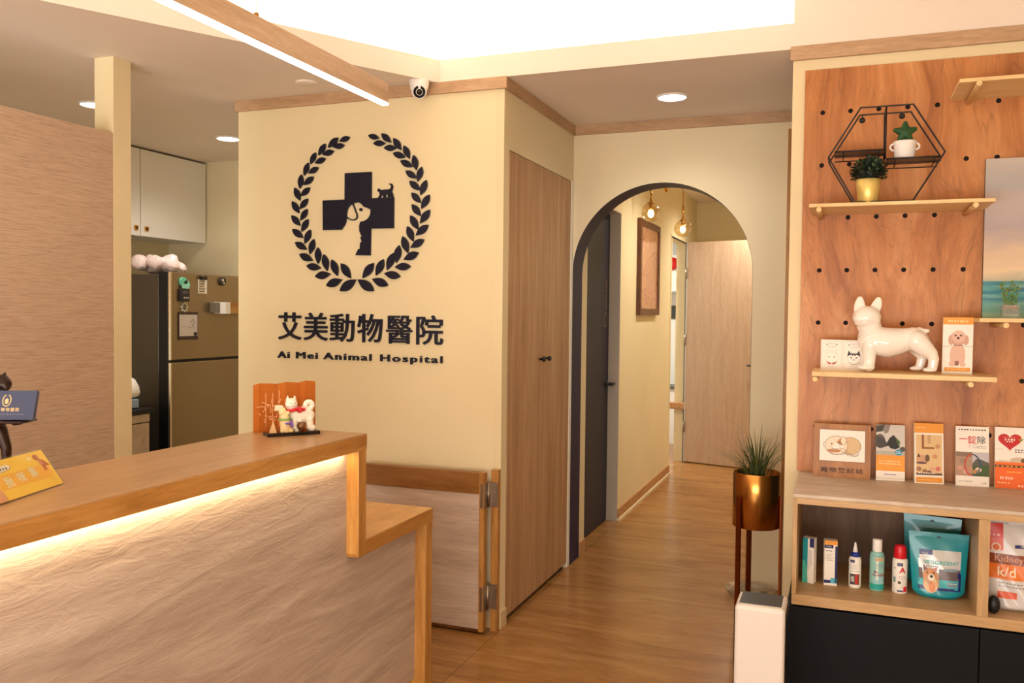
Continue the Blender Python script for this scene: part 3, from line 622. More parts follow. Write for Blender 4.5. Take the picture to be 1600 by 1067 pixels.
MB().box(XL+.01, -3.72, 2.95, 3.885, 0, .845, CABBLK).build('body', t)
for za, zb in ((.60, .79), (.40, .585), (.05, .385)): MB().box(-3.72, -3.704, 2.97, 3.87, za, zb, CABTOP).build('drawer', t, .002)
MB().box(-3.72, -3.702, 2.97, 3.87, .797, .842, CABTOP).build('handle_rail', t)
t = thing('kettle', 'white dome appliance on a dark base by the fridge', 'appliance', (-3.835, 3.818, .872))
MB().lathe([(.070, 0), (.074, .008), (.066, .045), (.045, .06)], (-3.835, 3.818, .872), PITCHB, 28).build('base', t)
MB().obox((-3.775, 3.80, .902), (.045, .08, .05), Matrix.Rotation(-.2, 4, 'Z'), P('display_panel', (150, 170, 190), .3)).build('control_panel', t, .004)
MB().lathe([(.055, .06), (.078, .07), (.082, .09), (.076, .125), (.055, .165), (.025, .183), (0, .186)], (-3.835, 3.818, .872), WHITEP, 32, cap=False).build('dome', t)
# ------------------------------------------------------------------ helpers for printed matter
def onZ(u, v, z):
    d = Fv+Rv*((u-800)/FPX)-Uv*((v-533.5)/FPX); s = (z-CAMZ)/d.z
    return V((d.x*s, d.y*s, z))
class Cyl:      # wraps round an upright cylinder; x in metres of arc, 0 facing direction a0
    def __init__(s, c, r, a0): s.c = V(c); s.r = r; s.a0 = a0; s.sx = s.sy = 1; s.n = V((math.cos(a0), math.sin(a0), 0))
    def __call__(s, x, y, off=0):
        a = s.a0+x/s.r; return s.c+V((math.cos(a)*(s.r+off), math.sin(a)*(s.r+off), y))
def patch(mb, fr, x0, x1, y0, y1, mat, off=.0005, nx=10, ny=2):
    k = mb.mi(mat); g = [[mb.bm.verts.new(fr(x0+(x1-x0)*i/nx, y0+(y1-y0)*j/ny, off)) for i in range(nx+1)] for j in range(ny+1)]
    for j in range(ny):
        for i in range(nx): mb._f([g[j][i], g[j][i+1], g[j+1][i+1], g[j+1][i]], k, True)
    return mb
def scribble(mb, fr, x0, x1, y, wd, mat, off=.0008, n=6, rnd=random.Random(5)):
    """tiny unreadable print: a row of short marks"""
    st = (x1-x0)/n
    for i in range(n): mb.rect(fr, x0+i*st+st*.1, x0+i*st+st*(.55+.35*rnd.random()), y-wd/2, y+wd/2*(.6+.4*rnd.random()), mat, off)
    return mb
INK = C(50, 46, 50); GREYI = C(130, 126, 126); WP = C(244, 236, 226); ORG = C(236, 158, 64); REDI = C(206, 40, 44); NAVYI = C(34, 40, 96); TEALI = C(24, 150, 160)
def card(u0, u1, vb0, vb1, vt, zb, lean=6, th=.008, mat=None, yshift=0):
    """standing card; returns (root location, frame with unit x and y over the card face, width, height)"""
    A = onZ(u0, vb0, zb); B = onZ(u1, vb1, zb); A.y += yshift; B.y += yshift
    ux = (B-A).normalized(); wdt = (B-A).length; d = A.y/1.0
    p = onY(u0, vt, A.y); h = p.z-zb
    uy = V((0, 0, 1))*math.cos(math.radians(lean))+V((-ux.y, ux.x, 0))*math.sin(math.radians(lean))
    fr = Fr(A, ux, uy, wdt, h/math.cos(math.radians(lean)))
    return A, fr, wdt, h
def slab(mb, fr, th, mat, side=None):
    pts = [fr(0, 0, -th), fr(1, 0, -th), fr(1, 1, -th), fr(0, 1, -th)]; return mb.prism(pts, fr.n*th, mat, side)
# ------------------------------------------------------------------ PEGBOARD WALL
PX0, PX1, PZ0, PZ1, PY = -.146, 1.53, .827, 2.404, 3.587
HX = [-.078+.1007*i for i in range(16)]; HZ = [2.236-.2045*j for j in range(7)]
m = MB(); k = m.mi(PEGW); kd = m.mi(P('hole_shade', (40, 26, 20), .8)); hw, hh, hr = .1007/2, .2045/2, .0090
def ringpt(i, n=16):
    a = 2*math.pi*i/n+math.pi/4; c, s_ = math.cos(a), math.sin(a); q = max(abs(c), abs(s_)); return c/q, s_/q, c, s_
for x in HX:
    for z in HZ:
        o1, i1, b1 = [], [], []
        for i in range(16):
            sx, sz, c, s_ = ringpt(i)
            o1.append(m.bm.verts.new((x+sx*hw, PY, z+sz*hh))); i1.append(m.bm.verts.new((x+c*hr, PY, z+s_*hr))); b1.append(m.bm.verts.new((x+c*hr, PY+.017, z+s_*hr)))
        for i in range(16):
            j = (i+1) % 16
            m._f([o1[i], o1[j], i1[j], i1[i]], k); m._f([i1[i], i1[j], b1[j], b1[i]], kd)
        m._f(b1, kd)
xa, xb, za, zb = HX[0]-hw, HX[-1]+hw, HZ[-1]-hh, HZ[0]+hh
for (x0, x1, z0, z1) in ((PX0, PX1, PZ0, za), (PX0, PX1, zb, PZ1), (PX0, xa, za, zb), (xb, PX1, za, zb)):
    if x1 > x0: m._f([m.bm.verts.new(p) for p in ((x0, PY, z0), (x1, PY, z0), (x1, PY, z1), (x0, PY, z1))], k)
m._f([m.bm.verts.new(p) for p in ((PX0, PY, PZ0), (PX0, PY, PZ1), (PX0, YS-.001, PZ1), (PX0, YS-.001, PZ0))], k)
m._f([m.bm.verts.new(p) for p in ((PX0, PY, PZ1), (PX1, PY, PZ1), (PX1, YS-.001, PZ1), (PX0, YS-.001, PZ1))], k)
tag(m.build('pegboard'), 'large cherry-wood pegboard with round holes covering the right wall', 'pegboard')
SH = {}
def shelf(key, x0, x1, zh, pegs, label, yf=3.315, th=.013):
    t = thing('wall_shelf', label, 'shelf', ((x0+x1)/2, 3.45, zh+.0102), 'pine shelves on the pegboard')
    MB().box(x0, x1, yf, 3.586, zh+.0102, zh+.0102+th, PINE).build('board', t, .0015)
    for px in pegs:
        MB().lathe([(.0085, 0), (.0095, .002), (.0095, 3.60-yf+.012)], (px, yf-.014, zh), PINEY, 20, (0, 1, 0)).build('peg', t)
    SH[key] = zh+.0102+th
shelf('A', -.112, .486, HZ[2], (HX[0], HX[5]), 'pine peg shelf carrying the black hexagonal rack')
shelf('B', .366, 1.05, HZ[0], (HX[5], HX[10]), 'empty pine peg shelf at the top right of the pegboard')
shelf('C', -.090, .506, HZ[5], (HX[0], HX[5]), 'pine peg shelf carrying the white bulldog figurine', th=.017)
shelf('D', .448, 1.05, HZ[4], (HX[6], HX[10]), 'pine peg shelf under the seascape painting', th=.014)
# seascape canvas
SEA = P('seascape', (170, 160, 160), .6); nt, b, N = nodes(SEA); LK = nt.links.new
tc = N('ShaderNodeTexCoord'); sp = N('ShaderNodeSeparateXYZ'); LK(tc.outputs['Object'], sp.inputs[0])
mp = N('ShaderNodeMapping'); mp.inputs['Scale'].default_value = (3, 3, 9); LK(tc.outputs['Object'], mp.inputs[0])
n1 = N('ShaderNodeTexNoise', Scale=1.0, Detail=5.0, Roughness=.6, Distortion=.8); LK(mp.outputs[0], n1.inputs['Vector'])
ma = N('ShaderNodeMath', operation='MULTIPLY_ADD'); ma.inputs[1].default_value = .16; LK(n1.outputs['Fac'], ma.inputs[0]); LK(sp.outputs['Z'], ma.inputs[2])
mr = N('ShaderNodeMapRange'); mr.inputs[1].default_value = .08; mr.inputs[2].default_value = .68; LK(ma.outputs[0], mr.inputs[0])
r = ramp(N, [(0, (110, 172, 162)), (.18, (70, 148, 154)), (.3, (226, 200, 164)), (.42, (212, 186, 160)), (.52, (176, 162, 164)), (.68, (186, 172, 168)), (.82, (170, 166, 166)), (1, (196, 182, 170))]); LK(mr.outputs[0], r.inputs[0])
mp2 = N('ShaderNodeMapping'); mp2.inputs['Scale'].default_value = (3, 3, 40); LK(tc.outputs['Object'], mp2.inputs[0])
n2 = N('ShaderNodeTexNoise', Scale=1.0, Detail=4.0); LK(mp2.outputs[0], n2.inputs['Vector'])
r2 = ramp(N, [(.3, (30, 84, 128)), (.45, (60, 130, 150)), (.55, (96, 160, 160)), (.7, (190, 206, 190))]); LK(n2.outputs['Fac'], r2.inputs[0])
r3 = ramp(N, [(.4, (150, 190, 170)), (.6, (100, 160, 150))]); LK(n2.outputs['Fac'], r3.inputs[0])
gt = N('ShaderNodeMath', operation='GREATER_THAN'); gt.inputs[1].default_value = .135; LK(sp.outputs['Z'], gt.inputs[0])
gr = N('ShaderNodeMapRange'); gr.inputs[1].default_value = .02; gr.inputs[2].default_value = .075; LK(sp.outputs['Z'], gr.inputs[0])
mA = N('ShaderNodeMix', data_type='RGBA'); LK(gr.outputs[0], mA.inputs[0]); LK(r3.outputs[0], mA.inputs[6]); LK(r2.outputs[0], mA.inputs[7])
mx = N('ShaderNodeMix', data_type='RGBA'); LK(gt.outputs[0], mx.inputs[0]); LK(mA.outputs[2], mx.inputs[6]); LK(r.outputs[0], mx.inputs[7]); LK(mx.outputs[2], b.inputs['Base Color'])
t = thing('canvas_painting', 'seascape canvas painting standing on the right-hand pine shelf', 'painting', (.8, 3.57, SH['D']))
m = MB(); m.prism([V((.487, 3.552, SH['D'])), V((1.25, 3.552, SH['D'])), V((1.25, 3.560, 2.022)), V((.487, 3.560, 2.022))], (0, .022, 0), SEA, P('canvas_edge', (120, 112, 104), .7)); m.build('canvas', t)
# jar with sprigs
jx, jy = .551, 3.40
t = thing('plant_jar', 'small glass jar of green sprigs in front of the seascape painting', 'plant', (jx, jy, SH['D']))
m = MB()
JG = P('jar_glass', (225, 235, 225), .05, trans=.8, ior=1.3)
m.box(jx-.026, jx+.026, jy-.024, jy+.024, SH['D'], SH['D']+.006, JG).box(jx-.026, jx-.023, jy-.024, jy+.024, SH['D']+.006, SH['D']+.046, JG).box(jx+.023, jx+.026, jy-.024, jy+.024, SH['D']+.006, SH['D']+.046, JG)
m.box(jx-.023, jx+.023, jy-.024, jy-.021, SH['D']+.006, SH['D']+.046, JG).box(jx-.023, jx+.023, jy+.021, jy+.024, SH['D']+.006, SH['D']+.046, JG); m.build('jar', t)
MB().box(jx-.0225, jx+.0225, jy-.0205, jy+.0205, SH['D']+.0065, SH['D']+.014, C(230, 222, 206)).box(jx-.0225, jx+.0225, jy-.0205, jy+.0205, SH['D']+.014, SH['D']+.026, C(96, 74, 60)).build('pebbles', t)
m = MB()
for i in range(9): m.ball((jx-.018+.0045*i, jy-.014+.010*(i % 3), SH['D']+.034+.004*(i % 2)), .008, C(206, 104, 40), seg=8)
m.build('orange_beads', t)
m = MB(); rr = random.Random(4); GR = [C(96, 138, 70), C(120, 156, 84), C(150, 120, 76)]
for (dx_, h, lx) in ((-.014, .098, -.022), (-.006, .075, -.004), (.004, .098, .004), (.012, .09, .022)):
    p0 = V((jx+dx_*.6, jy, SH['D']+.03)); p1 = V((jx+dx_+lx*.5, jy, SH['D']+.03+h)); m.tube([p0, (p0+p1)/2+V((lx*.2, 0, 0)), p1], .0012, GR[0], 5)
    for q in range(26):
        f = .2+.8*q/26; c = p0.lerp(p1, f)+V((rr.uniform(-.009, .009), rr.uniform(-.009, .009), rr.uniform(-.004, .004)))
        m.ball(c, (.0045, .0025, .003), GR[q % 7 == 0 and 2 or q % 2], Euler((rr.random()*3, rr.random()*3, 0)).to_matrix().to_4x4(), 6)
m.build('sprigs', t)
# hexagonal wire rack on shelf A
zA = SH['A']; hy0, hy1 = 3.345, 3.465
t = thing('hexagonal_rack', 'black wire hexagonal display rack standing on the upper pine shelf', 'rack', (.14, 3.4, zA))
kx = hy0/3.36
HEX = [(.055, 2.194), (.228, 2.194), (.332, 2.022), (.234, zA+.004), (.043, zA+.004), (-.050, 2.022)]
HEX = [(x*kx, CAMZ+(z-CAMZ)*kx if z > 1.9 else z) for x, z in HEX]
m = MB()
for y in (hy0, hy1): m.tube([(x, y, z) for x, z in HEX], .0034, BLACK, 8, closed=True)
for x, z in (HEX[5], HEX[2], HEX[4], HEX[3]): m.tube([(x, hy0, z), (x, hy1, z)], .0026, BLACK, 6)
for y in (hy0, hy1): m.tube([(.140, y, 2.188), (.140, y, 2.004)], .0028, BLACK, 8)
m.tube([(.140, hy0, 2.188), (.140, hy1, 2.188)], .0026, BLACK, 6)
m.build('wire_frame', t)
RSH = wood('rack_shelf_wood', [(92, 66, 44), (112, 84, 58), (130, 100, 72)], (2, 20, 20), .5)
for (x0, x1, z) in ((-.030, .138, 2.036), (.143, .318, 2.002)):
    m = MB().box(x0, x1, hy0+.004, hy1-.004, z-.001, z+.006, RSH); m.build('rack_shelf', t)
    m = MB()
    for y in (hy0, hy1): m.tube([(x0, y, z+.002), (x1, y, z+.002)], .003, BLACK, 6).tube([(x0, y, z-.014), (x1, y, z-.014)], .0022, BLACK, 6)
    for x in (x0+.03, x1-.02): m.tube([(x, hy0, z-.014), (x, hy0, z+.002)], .0022, BLACK, 6).tube([(x, hy0, z-.014), (x, hy1, z-.014)], .0022, BLACK, 6)
    m.build('shelf_rail', t)
for x, z in ((.063, 2.172), (.198, 2.178)): MB().lathe([(.010, 0), (.011, .004), (.006, .008)], (x, hy1+.008, z), BLACK, 14, (0, -1, 0)).tube([(x, hy1, z), (x, hy1, 2.194*kx+CAMZ*(1-kx))], .002, BLACK, 6).build('mounting_tab', t)
# leafy plant in gold pot
def leafpatch(mb, c, d, ln, wd, mat):
    d = V(d).normalized(); s_ = d.cross(V((.3, .2, .9))).normalized(); up = s_.cross(d); c = V(c); k_ = mb.mi(mat)
    a = [mb.bm.verts.new(p) for p in (c, c+d*ln*.5+s_*wd/2+up*ln*.08, c+d*ln, c+d*ln*.5-s_*wd/2+up*ln*.08)]; mb._f(a, k_, True)
pc = V((.087, 3.375, zA)); t = thing('potted_plant', 'dark leafy plant in a gold pot standing inside the hexagonal rack', 'plant', pc)
MB().lathe([(.030, 0), (.0335, .003), (.043, .086), (.041, .088), (.038, .082)], pc, GOLDP, 36).build('pot', t)
MB().lathe([(.038, .078), (0, .080)], pc, C(50, 36, 26), 20, cap=False).build('soil', t)
m = MB(); rr = random.Random(9); LG = [C(30, 44, 30), C(44, 62, 38), C(24, 34, 26), C(80, 100, 66)]
m.ball(pc+V((0, 0, .112)), (.040, .036, .034), LG[2], seg=12)
for i in range(620):
    th_, ph = rr.random()*6.283, math.acos(rr.uniform(-.45, 1)); rad = rr.uniform(.55, 1)
    d = V((math.cos(th_)*math.sin(ph), math.sin(th_)*math.sin(ph), math.cos(ph))); c = pc+V((0, 0, .112))+V((d.x*.056, d.y*.050, d.z*.050))*rad
    leafpatch(m, c, d+V((rr.uniform(-.6, .6), rr.uniform(-.6, .6), rr.uniform(-.3, .6))), .018, .012, LG[rr.choice((0, 0, 1, 1, 2, 3))])
m.build('foliage', t)
# star cactus in white handled pot
pc = V((.2055, 3.40, 2.008)); t = thing('potted_cactus', 'green star-shaped cactus in a white two-handled pot on the rack', 'plant', pc)
m = MB().lathe([(.031, 0), (.034, .002), (.036, .05), (.040, .062), (.038, .064), (.034, .058), (.031, .01)], pc, P('matt_white_pot', (240, 232, 226), .5), 36)
for s_ in (-1, 1): m.tube([pc+V((s_*(.034+.014*math.sin(a)), 0, .045+.012*math.cos(a))) for a in [math.pi*i/8 for i in range(9)]], .0035, P('matt_white_pot', (240, 232, 226), .5), 8)
m.build('pot', t)
MB().lathe([(.033, .052), (0, .055)], pc, C(60, 44, 32), 20, cap=False).build('soil', t)
m = MB(); pts = []
for i in range(10):
    a = math.pi/2+math.pi*i/5; rd = .046 if i % 2 == 0 else .021; pts.append(pc+V((rd*math.cos(a), 0, .096+rd*math.sin(a))))
G = C(30, 74, 34)
for i in range(0, 10, 2): m.tube([pc+V((0, 0, .096)), (pts[i]+pc+V((0, 0, .096)))/2, pts[i].lerp(pc+V((0, 0, .096)), .12)], [.019, .0125, .0055], G, 12)
m.tube([pc+V((-.006, 0, .05)), pc+V((-.004, 0, .09))], .008, G, 8)
blob(m, 'star_body', t, .0018, 2, G)
# white french bulldog figurine
def dogroot():
    zb = SH['C']; x0, y0, k, kz = .190, 3.42, .000318, .000350   # zoom pixel size, metres
    Q = lambda u, v, y=0: V((x0+(u-600)*k, y0+y, zb+(922-v)*kz))
    m = MB()
    def chain(pts, seg=16):
        P_ = [Q(u, v, y) for u, v, y, r in pts]; R_ = [r for *_, r in pts]
        for i in range(len(P_)-1):
            n = max(2, int((P_[i+1]-P_[i]).length/.006))
            for j in range(n+1): m.ball(P_[i].lerp(P_[i+1], j/n), (R_[i]+(R_[i+1]-R_[i])*j/n)*1.05+.001, CERAM, seg=seg)
    chain([(335, 610, 0, .040), (430, 620, 0, .050), (520, 632, 0, .0515), (620, 618, 0, .046), (700, 600, 0, .040), (790, 590, 0, .040), (840, 620, 0, .038)])
    chain([(335, 600, 0, .040), (345, 520, 0, .038), (320, 450, -.004, .040)])
    m.ball(Q(296, 372, -.010), (.050, .048, .042), CERAM, seg=24); m.ball(Q(230, 385, -.036), (.026, .022, .021), CERAM, seg=20); m.ball(Q(270, 420, -.024), (.036, .03, .020), CERAM, seg=20)
    m.ball(Q(205, 345, -.036), (.012, .010, .010), CERAM); m.ball(Q(350, 400, -.026), (.030, .022, .026), CERAM)
    for (a, b_, c) in (((218, 300, -.012), (218, 235, -.012), (220, 190, -.012)), ((375, 310, .004), (402, 240, .006), (418, 196, .006))):
        for f_ in [i/12 for i in range(13)]:
            q_ = Q(*a).lerp(Q(*b_), f_*2) if f_ < .5 else Q(*b_).lerp(Q(*c), f_*2-1); rx = .021*(1-f_**2.2*.42); m.ball(q_, (rx, .0075, .014), CERAM)
    chain([(350, 660, -.020, .030), (335, 740, -.022, .022), (335, 830, -.022, .019), (325, 880, -.024, .020)]); m.ball(Q(290, 893, -.034), (.026, .020, .0105), CERAM); m.ball(Q(345, 893, -.026), (.017, .018, .0105), CERAM)
    chain([(330, 660, .022, .028), (310, 760, .024, .019), (300, 850, .024, .016)]); m.ball(Q(265, 897, .016), (.022, .017, .0095), CERAM)
    chain([(820, 610, -.020, .036), (900, 680, -.024, .029), (970, 730, -.026, .020), (1000, 790, -.026, .016), (990, 870, -.026, .015)]); m.ball(Q(960, 900, -.030), (.024, .017, .0085), CERAM)
    chain([(800, 620, .020, .034), (860, 710, .022, .024), (895, 770, .022, .016), (875, 860, .022, .014)]); m.ball(Q(835, 896, .018), (.023, .016, .0088), CERAM)
    chain([(850, 500, 0, .011), (895, 508, 0, .0085), (940, 503, 0, .0055)])
    # collar, same glaze
    m.tube([Q(352, 545, 0)+V((.040*math.cos(a)+.012*math.sin(a), .039*math.sin(a), .018*math.cos(a))) for a in [2*math.pi*i/28 for i in range(28)]], .006, CERAM, 8, closed=True)
    return blob(m, 'bulldog_figurine', None, .0024, 5, CERAM), Q
o, Q = dogroot()
o.name = 'bulldog_figurine'
tag(o, 'glossy white French bulldog figurine on the middle pine shelf', 'figurine')
vs = [v.co for v in o.data.vertices]; off = V((.19, 3.42, 0))   # put the origin at the dog's feet
mz = min((o.matrix_basis@v.co).z for v in o.data.vertices)
o.location.z += SH['C']-mz+.0002
# small cards and the poodle card
zC = SH['C']
for (u0, u1, kind, lab) in ((1282, 1315.5, 0, 'white card with a plain white cat face and red collar, left of the bulldog'), (1316.5, 1350, 1, 'white card with a black-eared cat face partly behind the bulldog')):
    A, fr, wd_, ht = card(u0, u1, 575+(u0-1282)*.03, 576+(u0-1282)*.03, 529.5+(u0-1282)*.03, zC, 3, yshift=0)
    fr.o = V((fr.o.x*3.47/fr.o.y, 3.47, zC)); fr.ux = V((1, 0, 0)); fr.n = fr.ux.cross(fr.uy); A = fr.o
    m = MB(); slab(m, fr, .004, WP)
    LN = C(200, 186, 168); m.line(fr, [(.12, .06), (.88, .06), (.94, .12), (.94, .88), (.88, .94), (.12, .94), (.06, .88), (.06, .12)], .0008, LN, .0004, closed=True)
    m.line(fr, [(.5+.30*math.cos(a), .40+.20*math.sin(a)) for a in [i*.314 for i in range(20)]], .0009, C(170, 160, 146) if kind else LN, .0004, closed=True)
    if kind == 0:
        m.line(fr, [(.24, .50), (.28, .66), (.40, .59)], .0008, LN).line(fr, [(.76, .50), (.72, .66), (.60, .59)], .0008, LN)
        m.poly(fr, [(.24, .30), (.34, .20), (.48, .18), (.48, .22), (.36, .25)], REDI, .0006).poly(fr, [(.52, .18), (.66, .20), (.76, .30), (.64, .25), (.52, .22)], C(160, 60, 50), .0006)
        m.disc(fr, .38, .43, .035, GREYI, .0007, n=10).disc(fr, .62, .43, .035, GREYI, .0007, n=10)
    else:
        m.poly(fr, [(.20, .46), (.26, .66), (.36, .56), (.64, .56), (.74, .66), (.80, .46), (.70, .50), (.60, .52), (.56, .47), (.5, .52), (.44, .47), (.40, .52), (.30, .50)], INK, .0006)
        m.disc(fr, .38, .42, .04, GREYI, .0007, n=10).disc(fr, .62, .42, .04, GREYI, .0007, n=10).line(fr, [(.28, .26), (.40, .20), (.5, .19), (.60, .20), (.72, .26)], .0016, C(120, 116, 104), .0007)
        m.rect(fr, .42, .58, .34, .36, GREYI, .0007)
    m.disc(fr, .28, .84, .03, INK, .0006, n=8).disc(fr, .72, .84, .03, INK, .0006, n=8)
    scribble(m, fr, .36, .64, .87, .03, LN, .0006); scribble(m, fr, .3, .7, .77, .03, LN, .0006); scribble(m, fr, .35, .65, .12, .02, LN, .0006)
    tag(m.build('greeting_card', None), lab, 'card')
A, fr, wd_, ht = card(1471.5, 1519, 580, 582, 493, zC, 2)
fr.o = V((fr.o.x*3.44/fr.o.y, 3.44, zC)); fr.ux = V((1, 0, 0)); fr.n = fr.ux.cross(fr.uy); fr.sx *= 3.44/A.y; fr.sy = .203
m = MB(); slab(m, fr, .012, WP); m.rect(fr, 0, 1, .875, 1, ORG, .0004); scribble(m, fr, .15, .85, .935, .045, C(250, 206, 140), .0007, 7)
m.rect(fr, .0, 1, .484, .489, GREYI, .0005); PK = C(222, 182, 162); PK2 = C(206, 162, 144)
m.poly(fr, [(.28, .18), (.24, .34), (.28, .46), (.36, .50), (.66, .50), (.74, .44), (.76, .30), (.72, .18)], PK, .0006)
m.disc(fr, .33, .18, .11, PK, .0007, ry=.05).disc(fr, .68, .17, .10, PK, .0007, ry=.04).rect(fr, .42, .55, .15, .23, C(150, 100, 86), .0008)
m.disc(fr, .51, .63, .26, PK2, .0008, ry=.13).disc(fr, .28, .60, .10, PK2, .0009, ry=.09).disc(fr, .76, .60, .10, PK2, .0009, ry=.09).disc(fr, .52, .66, .22, PK, .001, ry=.11)
m.disc(fr, .42, .68, .035, INK, .0012, n=10).disc(fr, .60, .68, .035, INK, .0012, n=10).disc(fr, .51, .635, .045, INK, .0012, n=12).rect(fr, .36, .68, .50, .515, C(130, 96, 86), .0012)
m.rect(fr, .08, .93, .05, .115, ORG, .0005); scribble(m, fr, .15, .85, .083, .02, C(250, 210, 150), .0007, 9)
tag(m.build('poodle_leaflet', None), 'upright leaflet with a white poodle photo right of the bulldog', 'leaflet')
# ------------------------------------------------------------------ CABINET UNIT
cy, cb = 3.117, 3.585
t = thing('display_cabinet', 'oak display cabinet with open shelf, stone-look top and black doors', 'cabinet', (.6, 3.35, 0))
MB().box(-.137, 1.5, cy-.002, cb, .814, .827, CABTOP).build('countertop', t, .002)
MB().box(-.135, 1.5, cy, cy+.02, .792, .814, CABW).build('top_rail', t, .001)
MB().box(-.1358, -.121, cy-.0006, cb-.002, .4765, .813, CABWV).build('side_panel', t, .001)
MB().box(.436, .469, cy+.0005, cb-.006, .4762, .7918, CABWV).build('divider', t, .001)
MB().box(-.1352, 1.5, cy, cb-.002, .440, .476, CABW).build('shelf_board', t, .001)
MB().box(-.13, 1.5, cb-.006, cb-.0025, .477, .80, CABDARK).build('back_panel', t)
MB().box(-.121, 1.5, cy+.02, cb-.003, .800, .8135, CABW).build('underside', t)
MB().box(-.150, 1.5, cy+.022, cb, 0, .436, CABBLK).build('lower_body', t)
for x0, x1 in ((-.150, .4455), (.4485, 1.04), (1.043, 1.5)): MB().box(x0, x1, cy, cy+.02, .04, .433, CABBLK).build('door', t, .0015)
# framed puppy print
A, fr, wd_, ht = card(1270.5, 1359.5, 742.5, 748.5, 661.5, .827, 5, yshift=-.01)
t = thing('photo_frame', 'wooden frame with a sleeping puppy drawing at the left of the countertop', 'picture frame', A)
m = MB(); slab(m, fr, .014, SIGNW)
m.text(fr, .5, .13, '寵物登記站', .020, C(60, 30, 14), .0006, bold=.0003, width=wd_*.74, space=1.3); m.build('frame', t)
m = MB(); a0, a1, b0, b1 = .10, .905, .30, .895; m.rect(fr, a0, a1, b0, b1, WP, .0008)
m.line(fr, [(a0, b0), (a1, b0), (a1, b1), (a0, b1)], .0018, C(120, 66, 26), .0010, closed=True)
def el(x, y, rx, ry, n=24, a=0, b_=6.2832): return [(x+rx*math.cos(a+(b_-a)*i/n), y+ry*math.sin(a+(b_-a)*i/n)) for i in range(n+(b_-a < 6.2))]
TN = C(216, 186, 144); PC = C(244, 222, 198); BR = C(110, 70, 48); RB = C(196, 136, 92)
m.poly(fr, el(.645, .60, .185, .165), TN, .0012).line(fr, el(.645, .60, .185, .165), .0011, BR, .0020, closed=True)
m.poly(fr, el(.40, .60, .20, .175), PC, .0014).line(fr, el(.40, .60, .20, .175), .0013, BR, .0022, closed=True)
m.poly(fr, [(.30, .56), (.42, .66), (.54, .62), (.50, .55), (.36, .52)], WP, .0016).poly(fr, [(.40, .66), (.50, .60), (.53, .68), (.47, .74)], RB, .0017).poly(fr, el(.36, .50, .12, .03), RB, .0016)
m.poly(fr, el(.525, .695, .05, .075), PC, .0024).line(fr, el(.525, .695, .05, .075), .0012, BR, .0026, closed=True)
m.line(fr, [(.31, .58), (.34, .54), (.42, .53), (.52, .55), (.60, .48), (.70, .42), (.78, .43), (.80, .48)], .0013, BR, .0024).line(fr, [(.28, .48), (.36, .43), (.52, .44), (.58, .46), (.60, .42), (.76, .41)], .0012, BR, .0024)
m.line(fr, el(.188, .61, .022, .045), .0012, BR, .0012, closed=True)
m.disc(fr, .32, .625, .014, INK, .0026, n=10).disc(fr, .445, .645, .013, INK, .0026, n=10); m.build('print', t)
tag_frame = t
# flyers
def flyer(u0, u1, vb0, vb1, vt, label, art, th=.014, lean=7, yshift=-.008, name='leaflet_stack', shift2=0):
    A, fr, wd_, ht = card(u0, u1, vb0, vb1, vt, .827, lean, yshift=yshift)
    m = MB(); slab(m, fr, th, WP, C(226, 222, 206)); art(m, fr, wd_)
    return tag(m.build(name), label, 'leaflet', 'leaflet stacks along the countertop'), fr
def artA(m, fr, w_):
    m.rect(fr, 0, 1, .46, 1, C(206, 200, 192), .0004).rect(fr, 0, 1, .17, .46, ORG, .0005).rect(fr, 0, 1, .455, .53, C(180, 176, 166), .0006)
    D = [C(70, 66, 64), C(100, 92, 88), C(40, 40, 40), C(140, 130, 124)]
    m.poly(fr, [(0, 1), (.5, 1), (.42, .86), (.30, .84), (.2, .92), (0, .88)], D[3], .0008).poly(fr, [(0, .97), (.3, 1), (.22, .88), (0, .86)], D[0], .001)
    m.disc(fr, .14, .70, .18, D[1], .0010, ry=.13).poly(fr, [(.0, .82), (.1, .78), (.3, .74), (.42, .62), (.2, .58), (0, .60)], D[0], .0011)
    m.poly(fr, [(.36, .66), (.46, .76), (.60, .82), (.80, .72), (.82, .60), (.66, .56), (.50, .58)], D[2], .0012).poly(fr, [(.66, .78), (.84, .70), (.78, .60)], C(70, 96, 50), .0014)
    m.disc(fr, .92, .57, .10, C(90, 80, 76), .0010, ry=.045); m.disc(fr, .78, .51, .115, C(50, 150, 190), .0016, n=20); scribble(m, fr, .70, .86, .52, .012, WP, .002, 3); scribble(m, fr, .70, .86, .495, .012, WP, .002, 3)
    scribble(m, fr, .10, .86, .345, .024, C(250, 214, 160), .0008, 10); scribble(m, fr, .10, .86, .30, .024, C(250, 214, 160), .0008, 10); scribble(m, fr, .28, .72, .11, .022, C(130, 130, 170), .0008, 7); m.rect(fr, .02, .98, .035, .040, C(190, 170, 160), .0008)
